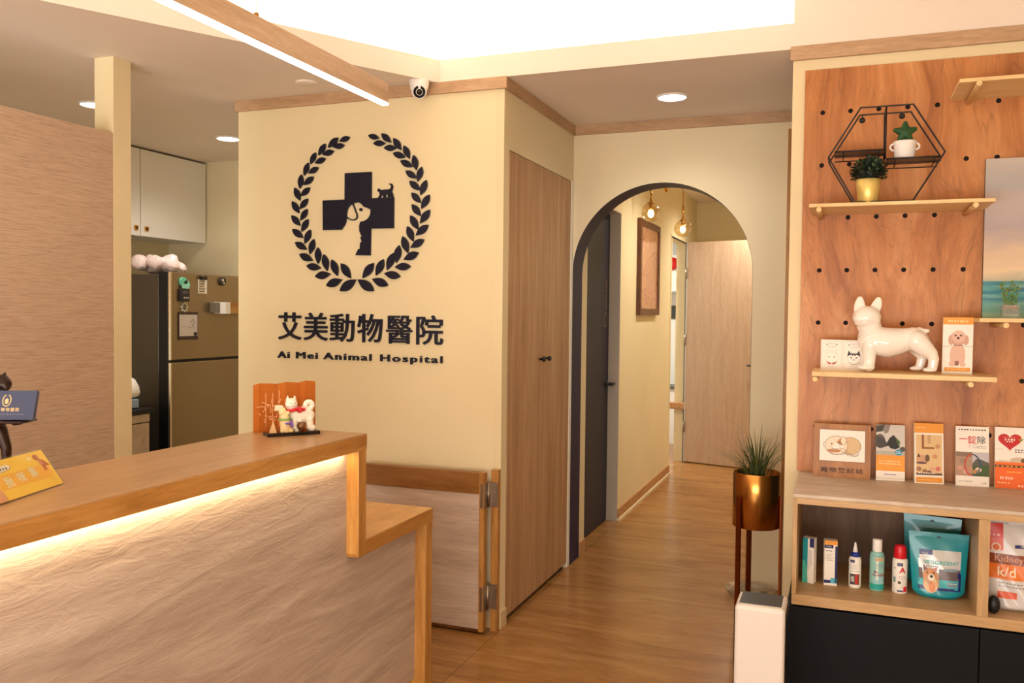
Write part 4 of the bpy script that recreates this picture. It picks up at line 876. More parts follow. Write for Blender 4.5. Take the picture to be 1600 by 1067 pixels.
def artB(m, fr, w_):
    m.rect(fr, 0, 1, .84, 1, ORG, .0004).rect(fr, .05, .95, .14, .81, C(222, 190, 142), .0004).rect(fr, .05, .95, .02, .105, ORG, .0004)
    m.rect(fr, .25, .33, .58, .81, C(150, 96, 60), .0006).rect(fr, .25, .68, .575, .605, C(150, 96, 60), .0007).rect(fr, .45, .56, .66, .81, C(200, 160, 120), .0006)
    m.disc(fr, .26, .40, .20, C(206, 160, 126), .0006, ry=.075).disc(fr, .44, .42, .08, C(110, 84, 66), .0007, ry=.06).disc(fr, .24, .34, .19, C(110, 80, 90), .0008, ry=.02).poly(fr, [(.08, .43), (.14, .50), (.20, .44)], C(96, 60, 46), .0009)
    for x, y, c in ((.7, .45, (206, 150, 110)), (.8, .62, (200, 150, 110)), (.15, .24, (170, 120, 90)), (.35, .20, (150, 110, 80)), (.6, .24, (220, 170, 140)), (.8, .25, (216, 120, 110)), (.5, .18, (120, 90, 70))): m.disc(fr, x, y, .09, C(*c), .0008, ry=.04, n=10)
    m.rect(fr, .05, .95, .14, .175, C(110, 84, 66), .001); scribble(m, fr, .12, .7, .175, .018, WP, .0013, 7); scribble(m, fr, .1, .8, .06, .014, C(250, 210, 150), .0008, 9); scribble(m, fr, .06, .4, .93, .022, C(250, 206, 150), .0008, 4)
def artC(m, fr, w_):
    scribble(m, fr, .07, .93, .945, .022, INK, .0006, 10)
    m.text(fr, .22, .775, '一', .030, REDI, .0006, bold=.0002).text(fr, .49, .765, '錠', .032, REDI, .0006, bold=.0002).text(fr, .77, .765, '除', .030, INK, .0006, bold=.0002)
    m.line(fr, el(.545, .665, .05, .022*1.1, 14), .0008, GREYI, .0006, closed=True); m.line(fr, [(.44, .72), (.40, .645)], .0012, REDI, .0007); scribble(m, fr, .62, .92, .672, .012, GREYI, .0006, 5); scribble(m, fr, .62, .92, .645, .01, GREYI, .0006, 5)
    m.rect(fr, .0, .5, .17, .57, C(176, 140, 116), .0004).rect(fr, .5, 1, .36, .57, C(196, 190, 196), .0004).rect(fr, .5, 1, .17, .38, C(70, 92, 52), .0005)
    m.rect(fr, .0, .5, .49, .57, C(140, 116, 100), .0006).poly(fr, [(.5, .38), (.62, .46), (.76, .45), (.9, .42), (1, .40), (1, .36), (.5, .34)], C(96, 92, 84), .0007)
    for x, y, c in ((.12, .30, (200, 150, 130)), (.3, .24, (206, 160, 140)), (.2, .42, (150, 130, 116)), (.42, .28, (190, 140, 110)), (.6, .24, (190, 140, 90)), (.68, .28, (226, 190, 170))): m.disc(fr, x, y, .10, C(*c), .0008, ry=.04, n=10)
    m.line(fr, el(.50, .355, .23, .175, 16, 1.57, 4.71), .0042, C(216, 66, 50), .0012).line(fr, el(.50, .355, .23, .175, 16, -1.57, 1.0), .0042, C(50, 90, 110), .0012).line(fr, el(.50, .355, .23, .175, 8, .9, 1.6), .0034, C(30, 40, 46), .0013)
    scribble(m, fr, .10, .5, .08, .012, GREYI, .0006, 7); scribble(m, fr, .8, .93, .06, .014, GREYI, .0006, 3)
def artD(m, fr, w_):
    m.rect(fr, 0, 1, 0, .43, C(236, 106, 40), .0004)
    pts = []
    for i in range(40):
        a = 2*math.pi*i/40; hx = 16*math.sin(a)**3; hyy = 13*math.cos(a)-5*math.cos(2*a)-2*math.cos(3*a)-math.cos(4*a); pts.append((.38+hx/16*.30, .775+hyy/16*.155))
    m.poly(fr, pts[::-1], C(196, 40, 40), .0006); scribble(m, fr, .24, .54, .80, .03, WP, .001, 4); scribble(m, fr, .28, .48, .765, .018, WP, .001, 3); scribble(m, fr, .22, .52, .835, .01, C(240, 170, 150), .001, 6)
    m.rect(fr, .0, .22, .635, .638, GREYI, .0006); m.rect(fr, .55, 1, .635, .638, GREYI, .0006); scribble(m, fr, .50, .80, .635, .020, C(90, 80, 110), .0010, 4); scribble(m, fr, .50, .86, .60, .020, C(90, 80, 110), .0010, 5)
    m.disc(fr, .62, .46, .24, C(206, 190, 166), .0008, ry=.055).disc(fr, .74, .46, .09, C(120, 90, 66), .001, ry=.04).disc(fr, .24, .44, .18, C(216, 206, 190), .0008, ry=.02); m.rect(fr, 0, 1, .395, .43, C(240, 120, 50), .0012)
    m.rect(fr, 0, 1, .345, .378, INK, .001); scribble(m, fr, .02, .98, .362, .016, C(230, 180, 60), .0014, 8)
    scribble(m, fr, .30, .70, .27, .02, C(250, 190, 60), .0008, 5); scribble(m, fr, .12, .46, .17, .05, C(250, 190, 160), .0008, 5); scribble(m, fr, .06, .4, .09, .02, C(250, 200, 170), .0008, 4); scribble(m, fr, .58, .96, .05, .035, C(250, 210, 190), .0008, 5)
    m.disc(fr, .66, .80, .05, C(150, 160, 60), .0012, ry=.02, n=8); m.disc(fr, .76, .815, .04, C(120, 140, 70), .0012, ry=.015, n=8)
flyer(1368.5, 1413.5, 749, 751.5, 664, 'leaflet with a dark kitten photo and orange band, beside the wooden frame', artA, th=.006)
flyer(1429, 1474.5, 754, 756, 662, 'orange-topped leaflet stack with a room photo on the countertop', artB)
flyer(1493, 1545, 757.5, 760.5, 666.5, 'white leaflet stack with red writing and a ring-shaped collar photo', artC)
flyer(1554, 1616, 761, 765, 668, 'leaflet stack with a red heart over an orange lower half', artD)
t_ = MB(); A, fr, wd_, ht = card(1470, 1481, 749, 750, 664, .827, 6, yshift=.0); slab(t_, fr, .008, C(150, 120, 130)); t_.rect(fr, 0, 1, .82, .90, C(50, 150, 180), .0004); t_.rect(fr, 0, 1, .90, 1, C(214, 190, 180), .0004)
tag(t_.build('leaflet'), 'purple leaflet peeking out behind the orange-topped leaflet stack', 'leaflet')
# ------------------------------------------------------------------ PRODUCTS on the open shelf
zs = .476
def prod_box(cx_, cy_, w1, w2, h, rotz, name, label, art, cols):
    R = Matrix.Rotation(rotz, 3, 'Z'); ux = R@V((1, 0, 0)); uyv = R@V((0, 1, 0)); c = V((cx_, cy_, zs))
    m = MB(); m.obox(c+V((0, 0, h/2)), (w1, w2, h), R.to_4x4(), cols)
    F1 = Fr(c-ux*w1/2-uyv*w2/2, ux, (0, 0, 1), w1, h)            # front
    F2 = Fr(c-ux*w1/2+uyv*w2/2, -uyv, (0, 0, 1), w2, h)          # left side
    F3 = Fr(c+ux*w1/2-uyv*w2/2, uyv, (0, 0, 1), w2, h)           # right side
    art(m, F1, F2, F3); return tag(m.build(name), label, 'box')
def a1(m, F, S, S3):
    m.rect(F, 0, .45, 0, 1, TEALI, .0004).rect(F, .45, 1, 0, 1, WP, .0004).rect(F, .62, 1, .80, 1, NAVYI, .0006).poly(F, [(.0, 0), (.5, 0), (.42, .3), (.2, .5), (0, .5)], C(80, 190, 170), .0006)
    for i in range(3): m.rect(F, .55+.12*i, .58+.12*i, .3+.05*i, .74, GREYI, .0007)
    m.rect(S, 0, 1, 0, 1, NAVYI, .0004).rect(S, .0, 1, 0, .12, TEALI, .0006).rect(S, 0, 1, .86, 1, TEALI, .0006)
prod_box(-.083, 3.285, .040, .030, .163, -.28, 'medicine_box', 'teal and white medicine carton, leftmost on the open shelf', a1, WP)
def a2(m, F, S, S3):
    m.rect(F, 0, 1, .90, 1, ORG, .0004).rect(F, 0, .68, .83, .90, NAVYI, .0005).rect(F, .82, 1, .06, .88, NAVYI, .0005).rect(F, 0, .5, .05, .12, NAVYI, .0005).rect(F, .5, 1, .05, .17, C(90, 176, 204), .0005)
    m.text(F, .34, .865, 'Virbac', .007, WP, .0008); scribble(m, F, .08, .6, .77, .022, INK, .0006, 4)
    for i in range(5): scribble(m, F, .08, .7-.1*(i % 2), .70-i*.035, .012, GREYI, .0006, 6)
    m.rect(S3, 0, 1, .02, 1, NAVYI, .0004).rect(S, 0, 1, 0, 1, WP, .0004)
prod_box(-.012, 3.285, .044, .030, .162, .12, 'medicine_box', 'white medicine carton with an orange top and navy edge', a2, WP)
# bottles
def bottle_label(c, r, a0): return Cyl((c[0], c[1], c[2]), r, a0)
AV = -math.pi/2+.12
c = V((.071, 3.285, zs)); t = thing('squeeze_bottle', 'white squeeze bottle with a blue collar and pointed nozzle', 'bottle', c)
m = MB().lathe([(.018, 0), (.0205, .003), (.021, .010), (.021, .098), (.019, .107), (.012, .112)], c, P('bottle_white', (244, 238, 228), .35), 32)
f = Cyl(c, .021, AV); patch(m, f, -.020, -.004, .092, .102, NAVYI); patch(m, f, -.020, .013, .014, .052, C(70, 66, 66)); patch(m, f, -.002, .009, .016, .050, C(190, 50, 36), .0008); patch(m, f, -.016, -.005, .024, .044, C(180, 174, 168), .0008)
for i in range(3): scribble(m, f, -.018, .006, .084-i*.006, .0018, GREYI, .0008, 6)
scribble(m, f, -.018, .014, .062, .003, GREYI, .0008, 7); m.text(f, -.012, .097, 'Virbac', .004, WP, .0009); m.build('bottle_body', t)
MB().lathe([(.0135, .110), (.0145, .113), (.0145, .124), (.010, .127)], c, C(24, 50, 140), 24).build('collar', t); MB().lathe([(.009, .127), (.006, .142), (.003, .160), (.0015, .162)], c, WHITEP, 20).build('nozzle', t)
c = V((.143, 3.285, zs)); t = thing('shampoo_bottle', 'aqua bottle with a white cylindrical cap', 'bottle', c)
AQ = P('aqua_plastic', (146, 200, 190), .3)
m = MB().lathe([(.021, 0), (.024, .003), (.0243, .12), (.0215, .132), (.014, .139)], c, AQ, 32); f = Cyl(c, .0243, AV)
patch(m, f, -.028, .028, .006, .026, C(40, 160, 150)); patch(m, f, -.014, .022, .026, .052, C(150, 196, 200), .0007); patch(m, f, -.006, .001, .04, .12, C(220, 224, 214), .0007); patch(m, f, -.010, .020, .108, .118, C(214, 170, 130), .0009)
m.text(f, .003, .058, 'ALASEB', .0125, C(170, 80, 100), .0012, bold=.0003); m.poly(f, [(-.012, .066), (.002, .066), (-.002, .070), (-.006, .068), (-.008, .074), (-.011, .073)], C(120, 40, 40), .0014)
for i in range(3): scribble(m, f, -.006, .018, .096-i*.006, .0022, C(110, 130, 150), .0010, 6)
scribble(m, f, -.022, .022, .124, .004, C(120, 150, 150), .0010, 8); m.build('bottle_body', t)
MB().lathe([(.0155, .137), (.0160, .139), (.0160, .178), (.0145, .181), (0, .1815)], c, WHITEP, 28).build('cap', t)
c = V((.2175, 3.285, zs)); t = thing('medicine_bottle', 'white bottle with a red cap and a red letter A', 'bottle', c)
m = MB().lathe([(.022, 0), (.0245, .003), (.025, .112), (.0225, .121), (.016, .124)], c, P('bottle_white', (244, 238, 228), .35), 32); f = Cyl(c, .025, AV)
patch(m, f, -.013, .005, .098, .109, NAVYI); m.text(f, .004, .083, 'A', .028, REDI, .0010, bold=.0009); m.text(f, -.004, .1035, 'Virbac', .005, WP, .0012); patch(m, f, -.010, -.001, .036, .045, C(90, 80, 50)); patch(m, f, .008, .022, .008, .026, C(226, 50, 50)); patch(m, f, -.012, .007, .008, .013, NAVYI)
scribble(m, f, -.008, .016, .062, .0025, C(190, 120, 160), .0010, 6); scribble(m, f, -.008, .018, .056, .0025, C(150, 120, 170), .0010, 6); scribble(m, f, -.026, -.018, .09, .006, C(40, 120, 100), .0008, 2); scribble(m, f, -.026, -.018, .05, .02, C(40, 120, 100), .0008, 2)
m.build('bottle_body', t); MB().lathe([(.0205, .122), (.021, .125), (.0205, .152), (.0175, .164), (.016, .168), (0, .169)], c, P('red_cap', (206, 22, 36), .3), 28).build('cap', t)
# pouches
class Pouch:
    def __init__(s, o, rotz, w, h, dep, side=-1):
        s.o = V(o); R = Matrix.Rotation(rotz, 3, 'Z'); s.ux = R@V((1, 0, 0)); s.uy = V((0, 0, 1)); s.n = s.ux.cross(s.uy); s.w, s.h, s.dep = w, h, dep; s.sx = s.sy = 1; s.lean = .10
    def outline(s, y):
        v = y/s.h; return (s.w/2)*((1-.16*(1-v)) * (1-.38*max(0, .13-v)/.13*((.13-v)/.13)))
    def thick(s, x, y):
        v = y/s.h; hw_ = s.outline(y); u = min(1, abs(x)/hw_)
        a = max(0, 1-v/.93)**.75*(1-u**3.0); b_ = min(1, .35+v/.07)
        return s.dep/2*a*b_*(.93+.07*math.sin(x*90+y*60))+.0008
    def P(s, x, y, sgn, off=0): return s.o+s.ux*x+V((0, 0, y))-s.n*s.lean*y*.8+s.n*sgn*(s.thick(x, y)+off)
    kx = ky = 1
    def __call__(s, x, y, off=0): return s.P(x*s.kx, y*s.ky, 1, off)
    def mesh(s, m, mat, nx=30, ny=36, col=None):
        for sgn in (1, -1):
            G_ = [[m.bm.verts.new(s.P((2*i/nx-1)*s.outline(s.h*j/ny), s.h*j/ny, sgn)) for i in range(nx+1)] for j in range(ny+1)]
            for j in range(ny):
                for i in range(nx):
                    x = (2*(i+.5)/nx-1)*s.outline(s.h*(j+.5)/ny); mm_ = (col(x/s.w+.5, (j+.5)/ny) if (col and sgn == 1) else None) or mat
                    v_ = [G_[j][i], G_[j][i+1], G_[j+1][i+1], G_[j+1][i]]; m._f(v_ if sgn == 1 else v_[::-1], m.mi(mm_), True)
        bmesh.ops.remove_doubles(m.bm, verts=m.bm.verts[:], dist=.0018) if False else None
FOIL = P('teal_foil', (16, 140, 152), .32, spec=.5, coat=.25); FW = P('label_pearl', (206, 204, 200), .25, coat=.6)
def pcol(u, v):
    if .17 < u < .86 and .14 < v < .74:
        if v < .20-.04*u: return NAV2
        if v > .66 and u < .40: return NAV2
        if .815 < u-.0 < .90 and v < .42: return NAV2
        if .24 < u < .50 and v < .46: return C(196, 150, 116, .3) if v < .40 or .28 < u < .46 else FW
        if v < .30: return C(70, 176, 186, .3)
        if v < .46: return C(110, 96, 96, .3)
        return FW
NAV2 = C(34, 42, 110, .3)
def pouch(x, y, rz, label, full):
    p = Pouch((x, y, zs), rz, .190, .222 if full else .250, .056 if full else .036); p.kx, p.ky = .86, .816; t = thing('treat_pouch', label, 'pouch', (x, y, zs), 'teal dental chew pouches')
    m = MB(); p.mesh(m, FOIL, 44, 50, pcol)
    if full:
        m.text(p, .008, .150, 'VEGGIEDENT', .0205, C(60, 176, 170), .0012, bold=.0004, width=.128); m.text(p, -.042, .171, 'VET', .012, C(150, 170, 170), .0012); m.text(p, -.052, .186, 'Virbac', .009, WP, .0012)
        scribble(m, p, -.048, .0, .135, .004, GREYI, .0012, 6); patch(m, p, .018, .066, .118, .130, C(140, 160, 170), .0010); patch(m, p, .030, .066, .055, .075, C(120, 150, 160), .0010); scribble(m, p, .032, .064, .070, .004, WP, .0014, 4)
        TNc = C(206, 140, 84, .35)     # dog portrait
        def E_(x, y, rx, ry, mt, off): m.poly(p, [(x+rx*math.cos(i*.4488), y+ry*math.sin(i*.4488)) for i in range(14)], mt, off)
        E_(-.033, .100, .023, .026, TNc, .0015); E_(-.030, .060, .026, .034, C(222, 184, 140, .35), .0014); E_(-.025, .052, .012, .022, C(216, 130, 60, .35), .0017)
        m.poly(p, [(-.056, .112), (-.058, .140), (-.040, .122)], C(110, 70, 60, .35), .0016); m.poly(p, [(-.024, .122), (-.006, .134), (-.010, .106)], C(190, 120, 100, .35), .0016)
        E_(-.028, .090, .013, .014, C(236, 220, 200, .35), .0019); E_(-.028, .094, .006, .0055, INK, .0023); E_(-.043, .108, .003, .003, INK, .0021); E_(-.020, .108, .003, .003, INK, .0021)
    hy_ = p.h/p.ky; m.poly(p, [(-.010, hy_*.925), (0, hy_*.955), (.010, hy_*.925)], INK, .0010); m.build('bag', t)
pouch(.338, 3.268, .04, 'teal dental chew pouch with white label at the front of the shelf', True)
pouch(.325, 3.40, -.20, 'teal pouch half hidden behind the front chew pouch', False)
FB = P('bag_silver', (206, 200, 196), .35, coat=.3)
def kcol(u, v):
    if .50 < v < .60: return C(136, 66, 34, .35)
    if .34 < v < .50: return C(226, 120, 44, .35) if u < .62 else C(236, 160, 60, .35)
    if .14 < v < .21 and .16 < u < .36: return C(216, 90, 50, .35)
    if .76 < v < .92 and .04 < u < .21: return C(206, 40, 36, .35)
    if .64 < v <= .76 and .07 < u < .21: return C(216, 84, 50, .35)
    if .67 < v < .72 and .34 < u < .75: return NAV2
t = thing('pet_food_bag', 'white and orange pet food bag marked k/d at the shelf end', 'bag', (.60, 3.27, zs), )
p = Pouch((.602, 3.24, zs), 0, .275, .305, .11); p.lean = .02; p.outline = lambda y, s=p: s.w/2*(1-.06*abs(math.sin(y/s.h*3.14))**.5*0+0)
m = MB(); p.mesh(m, FB, 50, 56, kcol)
m.text(p, -.062, .170, 'Kidney', .030, C(226, 170, 140), .0014, align='CENTER'); m.text(p, .020, .170, 'Care', .030, C(226, 170, 140), .0014); m.text(p, -.068, .128, 'k/d', .044, C(246, 226, 200), .0032, bold=.0004)
m.text(p, -.10, .225, 'c/d', .010, WP, .0014) if False else scribble(m, p, -.120, -.085, .245, .006, C(250, 200, 190), .0014, 3); m.disc(p, -.098, .205, .014, C(240, 220, 200), .0012); m.disc(p, -.098, .205, .010, C(220, 110, 60), .0014)
m.text(p, .01, .213, 'PRESCRIPTION DIET', .008, WP, .0014); m.text(p, .02, .243, "Hill's", .030, REDI, .0014, bold=.0006); scribble(m, p, -.12, -.06, .285, .004, GREYI, .0012, 7); scribble(m, p, -.09, .03, .092, .003, GREYI, .0012, 12); scribble(m, p, -.09, .02, .082, .003, GREYI, .0012, 12); m.build('bag', t)
tag(MB().ball((.492, 3.165, zs+.030), (.019, .019, .030), PITCHB, seg=20).build('black_knob'), 'small round black object at the lower left corner of the food bag', 'knob')
# ------------------------------------------------------------------ AIR PURIFIER
t = thing('air_purifier', 'slim white tower air purifier with a black top in front of the cabinet', 'air purifier', (-.207, 2.785, 0))
m = MB().box(-.283, -.134, 2.702, 2.85, 0, .55, P('purifier_white', (218, 208, 200), .4)); o = m.build('body', t); bv = o.modifiers.new('b', 'BEVEL'); bv.width = .012; bv.segments = 4; bv.limit_method = 'ANGLE'
MB().box(-.272, -.147, 2.728, 2.842, .5495, .5515, PITCHB).build('top_grille', t)
MB().box(-.287, -.130, 2.722, 2.868, 0.01, .535, PITCHB).build('rear_shell', t, .006)
# ------------------------------------------------------------------ PLANTER
pc = V((-.349, 4.20, .447)); t = thing('planter', 'brass planter on tall legs holding grassy plant beside the arch', 'planter', (pc.x, pc.y, 0))
MB().lathe([(.106, 0), (.110, .002), (.110, .256), (.1085, .258), (.106, .252), (.104, .20), (.0, .20)], pc, GOLDM, 64).build('pot', t)
MB().lathe([(.104, .222), (0, .226)], pc, C(46, 32, 22), 30, cap=False).build('soil', t)
for a in (math.radians(232), math.radians(350), math.radians(111)):
    d = V((math.cos(a), math.sin(a), 0)); q = pc+d*.116
    MB().obox((q.x, q.y, .30), (.011, .026, .60), Matrix.Rotation(a, 4, 'Z'), COPPER).build('leg', t, .002)
m = MB(); rr = random.Random(12); GB = [C(74, 88, 42), C(98, 108, 54), C(54, 68, 34), C(120, 122, 66)]
for i in range(120):
    a = rr.random()*6.283; r0 = rr.random()*.07; ln = rr.uniform(.16, .30); out = rr.uniform(.05, 1)**.8*.22
    p0 = pc+V((math.cos(a)*r0, math.sin(a)*r0, .222)); pts = []
    for j in range(7):
        f_ = j/6; pts.append(p0+V((math.cos(a)*out*f_**1.6, math.sin(a)*out*f_**1.6, ln*f_*(1-.45*(out/.22)*f_))))
    k = m.mi(GB[rr.randrange(4)]); s_ = V((-math.sin(a), math.cos(a), 0))*.0026; prev = None
    for j, p_ in enumerate(pts):
        w_ = s_*(1-.92*(j/6)**2); cur = (m.bm.verts.new(p_-w_), m.bm.verts.new(p_+w_))
        if prev: m._f([prev[0], prev[1], cur[1], cur[0]], k, True)
        prev = cur
m.build('grass_blades', t)
PL = P('plume', (236, 206, 180), .8)
for (top, base, r_) in ((V((-.425, 4.16, .925)), V((-.395, 4.18, .72)), .019), (V((-.385, 4.14, .80)), V((-.365, 4.17, .70)), .010), (V((-.315, 4.2, .80)), V((-.33, 4.2, .70)), .008)):
    m = MB(); mid = base.lerp(top, .42); m.tube([base, mid], .0016, GB[3], 5); n = 16
    ax_p = (top-mid).normalized(); k = m.mi(PL); e1 = ax_p.cross(V((0, 1, 0))).normalized(); e2 = ax_p.cross(e1); m.tube([mid, top], [.0035, .0010], PL, 6)
    for i in range(900):
        f_ = rr.random(); a = rr.random()*6.283; d = e1*math.cos(a)+e2*math.sin(a); c_ = mid.lerp(top, f_); ln = r_*(.35+.75*math.sin(math.pi*min(1, f_*.85+.15)))*rr.uniform(.6, 1)
        tip = c_+d*ln*.75+ax_p*ln*.9; w_ = ax_p.cross(d)*.0005; m._f([m.bm.verts.new(c_-w_), m.bm.verts.new(c_+w_), m.bm.verts.new(tip)], k)
    m.build('plume', t)
m = MB(); c_ = V((-.40, 4.53, 0)); m.lathe([(.09, .002), (.105, .004), (.128, .040), (.1265, .0415), (.103, .008), (.0, .006)], c_, GLASS, 40, cap=False); m.lathe([(.05, .010), (.062, .012), (.075, .050), (.0735, .051), (.06, .016), (.0, .014)], c_+V((.02, -.01, 0)), GLASS, 40, cap=False)
tag(m.build('glass_saucer'), 'clear round saucers on the floor behind the planter legs', 'saucer')
# ------------------------------------------------------------------ COUNTER TOP OBJECTS
zt = ct
Lp, Rp = V((-1.728, 2.245, zt)), V((-1.578, 2.362, zt))
t = thing('folding_screen', 'miniature orange zigzag folding screen behind the lucky figurines', 'screen', (Lp+Rp)/2)
ORS = P('orange_acrylic', (220, 134, 62), .18, trans=.6, ior=1.15); d = (Rp-Lp); nrm = V((d.y, -d.x, 0)).normalized(); nseg = 6
zz = [0, .10, .38, .52, .74, .84, 1.0]; hh_ = [.150, .157, .153, .160, .156, .164, .160]; dp = [.0, .020, -.004, .018, -.004, .020, .002]
m = MB()
for i in range(nseg):
    a = Lp+d*zz[i]+nrm*dp[i]; b_ = Lp+d*zz[i+1]+nrm*dp[i+1]
    q_ = (b_-a).cross(V((0, 0, 1))).normalized()*.0016; a2_ = a+V((0, 0, hh_[i])); b2_ = b_+V((0, 0, hh_[i+1]))
    m.prism([a, b_, b2_, a2_], q_, ORS)
m.build('panels', t, recalc=True)
m = MB(); fr = Fr(Lp+nrm*.024, d, (0, 0, 1)); PO = C(250, 190, 140); rr = random.Random(2)
for x in (.037, .058, .078): m.line(fr, [(x, .02), (x, .135-.01*rr.random())], .0012, PO, .0)
for i in range(36):
    a = rr.random()*3.14; x, y = .020+rr.random()*.06, .03+rr.random()*.07; m.line(fr, [(x, y), (x+.012*math.cos(a), y+.012*math.sin(a))], .0012, PO, .0002)
m.build('etched_pattern', t)
T0, T1 = V((-1.619, 2.172, zt)), V((-1.517, 2.300, zt)); du = (T1-T0).normalized(); dv = V((-du.y, du.x, 0)); Wd = (T1-T0).length
def FT(x, y, z): return T0+du*x+dv*y+V((0, 0, z))
tag(MB().prism([FT(0, 0, 0), FT(Wd, 0, 0), FT(Wd, .056, 0), FT(0, .056, 0)], (0, 0, .011), P('black_lacquer', (20, 12, 12), .2)).build('lacquer_tray'), 'small black lacquer tray under the lucky figurines', 'tray')
zl = .0113
t = thing('lucky_dog_figurine', 'white lucky figurine with pointed ears, red scarf and curled tail', 'figurine', FT(.12, .03, zl)); W_ = P('figurine_white', (244, 234, 216), .35)
m = MB(); B = lambda x, y, z, r: m.ball(FT(x, y, z+zl), r, W_, seg=14)
for i in range(8): B(.094+.040*i/7, .036, .050-.004*i/7, .024+.002*math.sin(i*.6))
B(.080, .028, .084, .019); B(.073, .021, .080, .010); B(.085, .03, .066, .018)
for x in (.069, .091):
    for j in range(4): B(x, .03, .096+j*.0045, .0062-j*.0013)
for x in (.088, .104): [B(x, .018, z_, .0095) for z_ in (.012, .022, .032)]
for x in (.136, .142): [B(x, .020 if x < .14 else .04, z_, .012) for z_ in (.012, .022, .036)]
for x in (.094,): B(x, .018, .006, .010)
B(.142, .018, .008, .012)
for i in range(10): a = i*.6; B(.136+.011*math.cos(a), .03, .078+.011*math.sin(a), .0085)
B(.136, .03, .062, .012)
blob(m, 'body', t, .0018, 3, W_)
RS = P('red_scarf', (200, 30, 34), .4); m = MB()
m.tube([FT(.085, .028, .068+zl)+du*(.020*math.cos(a))+dv*(.020*math.sin(a))+V((0, 0, .005*math.cos(a))) for a in [i*.314 for i in range(20)]], .0055, RS, 8, closed=True).ball(FT(.100, .008, .066+zl), (.010, .006, .008), RS).ball(FT(.112, .010, .068+zl), (.009, .005, .006), RS); m.build('red_scarf', t)
m = MB(); frd = Fr(FT(.080, .0085, .084+zl), du, (0, 0, 1))
for x in (-.006, .006): m.ball(FT(.080+x, .0105, .088+zl), .0016, INK, seg=8)
m.ball(FT(.079, .009, .081+zl), .0016, C(120, 60, 50), seg=8)
for x in (-.008, .004): m.tube([FT(.078+x, .009, .078+zl), FT(.078+x+.010*(1 if x > 0 else -1), .010, .079+zl)], .0004, INK, 4)
m.build('face', t)
t = thing('lucky_cat_figurine', 'small cream figurine with a purple bow in front of the larger white one', 'figurine', FT(.06, .02, zl)); CR = P('figurine_cream', (240, 214, 160), .4)
m = MB(); B = lambda x, y, z, r: m.ball(FT(x, y, z+zl), r, CR, seg=14)
for z_ in (.014, .022, .030): B(.058, .016, z_, .0165)
B(.056, .017, .044, .0145); B(.050, .017, .062, .0120); B(.045, .017, .071, .004); B(.055, .017, .073, .004); B(.048, .012, .004, .007); B(.060, .010, .005, .010); B(.074, .008, .005, .008); B(.064, .008, .060, .006)
blob(m, 'body', t, .0018, 3, CR)
m = MB(); PU = P('purple_bow', (120, 90, 180), .4); m.ball(FT(.058, .000, .028+zl), (.008, .004, .004), PU).ball(FT(.072, -.001, .030+zl), (.005, .004, .007), PU).ball(FT(.074, -.001, .020+zl), (.006, .003, .005), PU).ball(FT(.066, -.0010, .027+zl), .0035, PU); m.build('bow', t)
m = MB(); GRc = P('green_band', (130, 170, 90), .4); m.tube([FT(.057, .017, .040+zl)+du*(.017*math.cos(a))+dv*(.017*math.sin(a)) for a in [i*.314 for i in range(20)]], .003, GRc, 6, closed=True); m.build('green_band', t)
tag(MB().ball(FT(.103, .006, .0175+zl), (.0125, .0105, .0135), P('bronze_bell', (130, 96, 70), .3, .7), seg=18).build('bell'), 'small brown bell ball between the two lucky figurines', 'bell')
tag(MB().poly(Fr(FT(.040, .026, .075+zl), du, (0, 0, 1)), [(-.014, -.008), (.012, -.008), (.014, .006), (-.010, .009)], C(250, 226, 196), 0, .0015).tube([FT(.045, .028, .002+zl), FT(.043, .028, .075+zl)], .0009, PINE, 5).build('small_fan'), 'tiny cream paper fan on a stick left of the figurines', 'fan')
tag(MB().prism([FT(.008, .012, zl), FT(.030, .010, zl), FT(.022, .020, zl+.036)], dv*.003, C(220, 180, 130)).prism([FT(.008, .012, zl), FT(.022, .020, zl+.036), FT(.012, .034, zl)], du*.002, C(190, 150, 100)).build('place_card'), 'tiny folded wooden place card at the left end of the lacquer tray', 'card')
# yellow card in acrylic stand
BL = onZ(4, 789, zt); BR_ = onZ(99, 757, zt); ux = (BR_-BL).normalized(); Wc = .245
BL = BR_-ux*Wc; nrm = ux.cross(V((0, 0, 1))); uy = (V((0, 0, 1))*math.cos(.62)-nrm*math.sin(.62)).normalized()
t = thing('card_stand', 'tilted yellow card in a clear stand at the left counter end', 'card stand', BL.lerp(BR_, .5)); Hc = .088
fr = Fr(BL+V((0, 0, .004)), ux, uy, Wc, Hc)
m = MB(); slab(m, fr, .0016, C(250, 204, 66))
m.rect(fr, .26, .96, .25, .62, C(248, 184, 60), .0003)
for ch, x, y in (('揪', .385, .40), ('咪', .555, .43), ('集', .725, .47)): m.text(fr, x, y, ch, .026, C(232, 222, 176), .0006, bold=.0004)
def sh(L_, d_, k_=1.0): return [((x-.6)*k_+.6+d_, y) for x, y in L_]
bub = [(.532, .71), (.548, .80), (.60, .84), (.66, .84), (.682, .79), (.667, .72), (.60, .69), (.562, .67), (.556, .61)]
m.poly(fr, sh(bub, -.22, 1.6), C(150, 130, 100), .0004).poly(fr, [(x-.003, y+.01) for x, y in sh(bub, -.22, 1.55)], C(240, 226, 206), .0006)
scribble(m, fr, .32, .47, .765, .06, C(120, 110, 100), .0009, 4)
BRD = C(188, 96, 50); m.disc(fr, .865, .84, .036, BRD, .0006, ry=.075).poly(fr, [(.865, .82), (.90, .78), (.945, .70), (.985, .56), (.95, .56), (.925, .57), (.92, .44), (.905, .44), (.90, .52), (.89, .42), (.875, .44), (.88, .56), (.868, .66)], BRD, .0007).disc(fr, .885, .68, .022, C(214, 130, 84), .001, ry=.07); m.disc(fr, .895, .85, .012, C(230, 160, 120), .001, ry=.04)
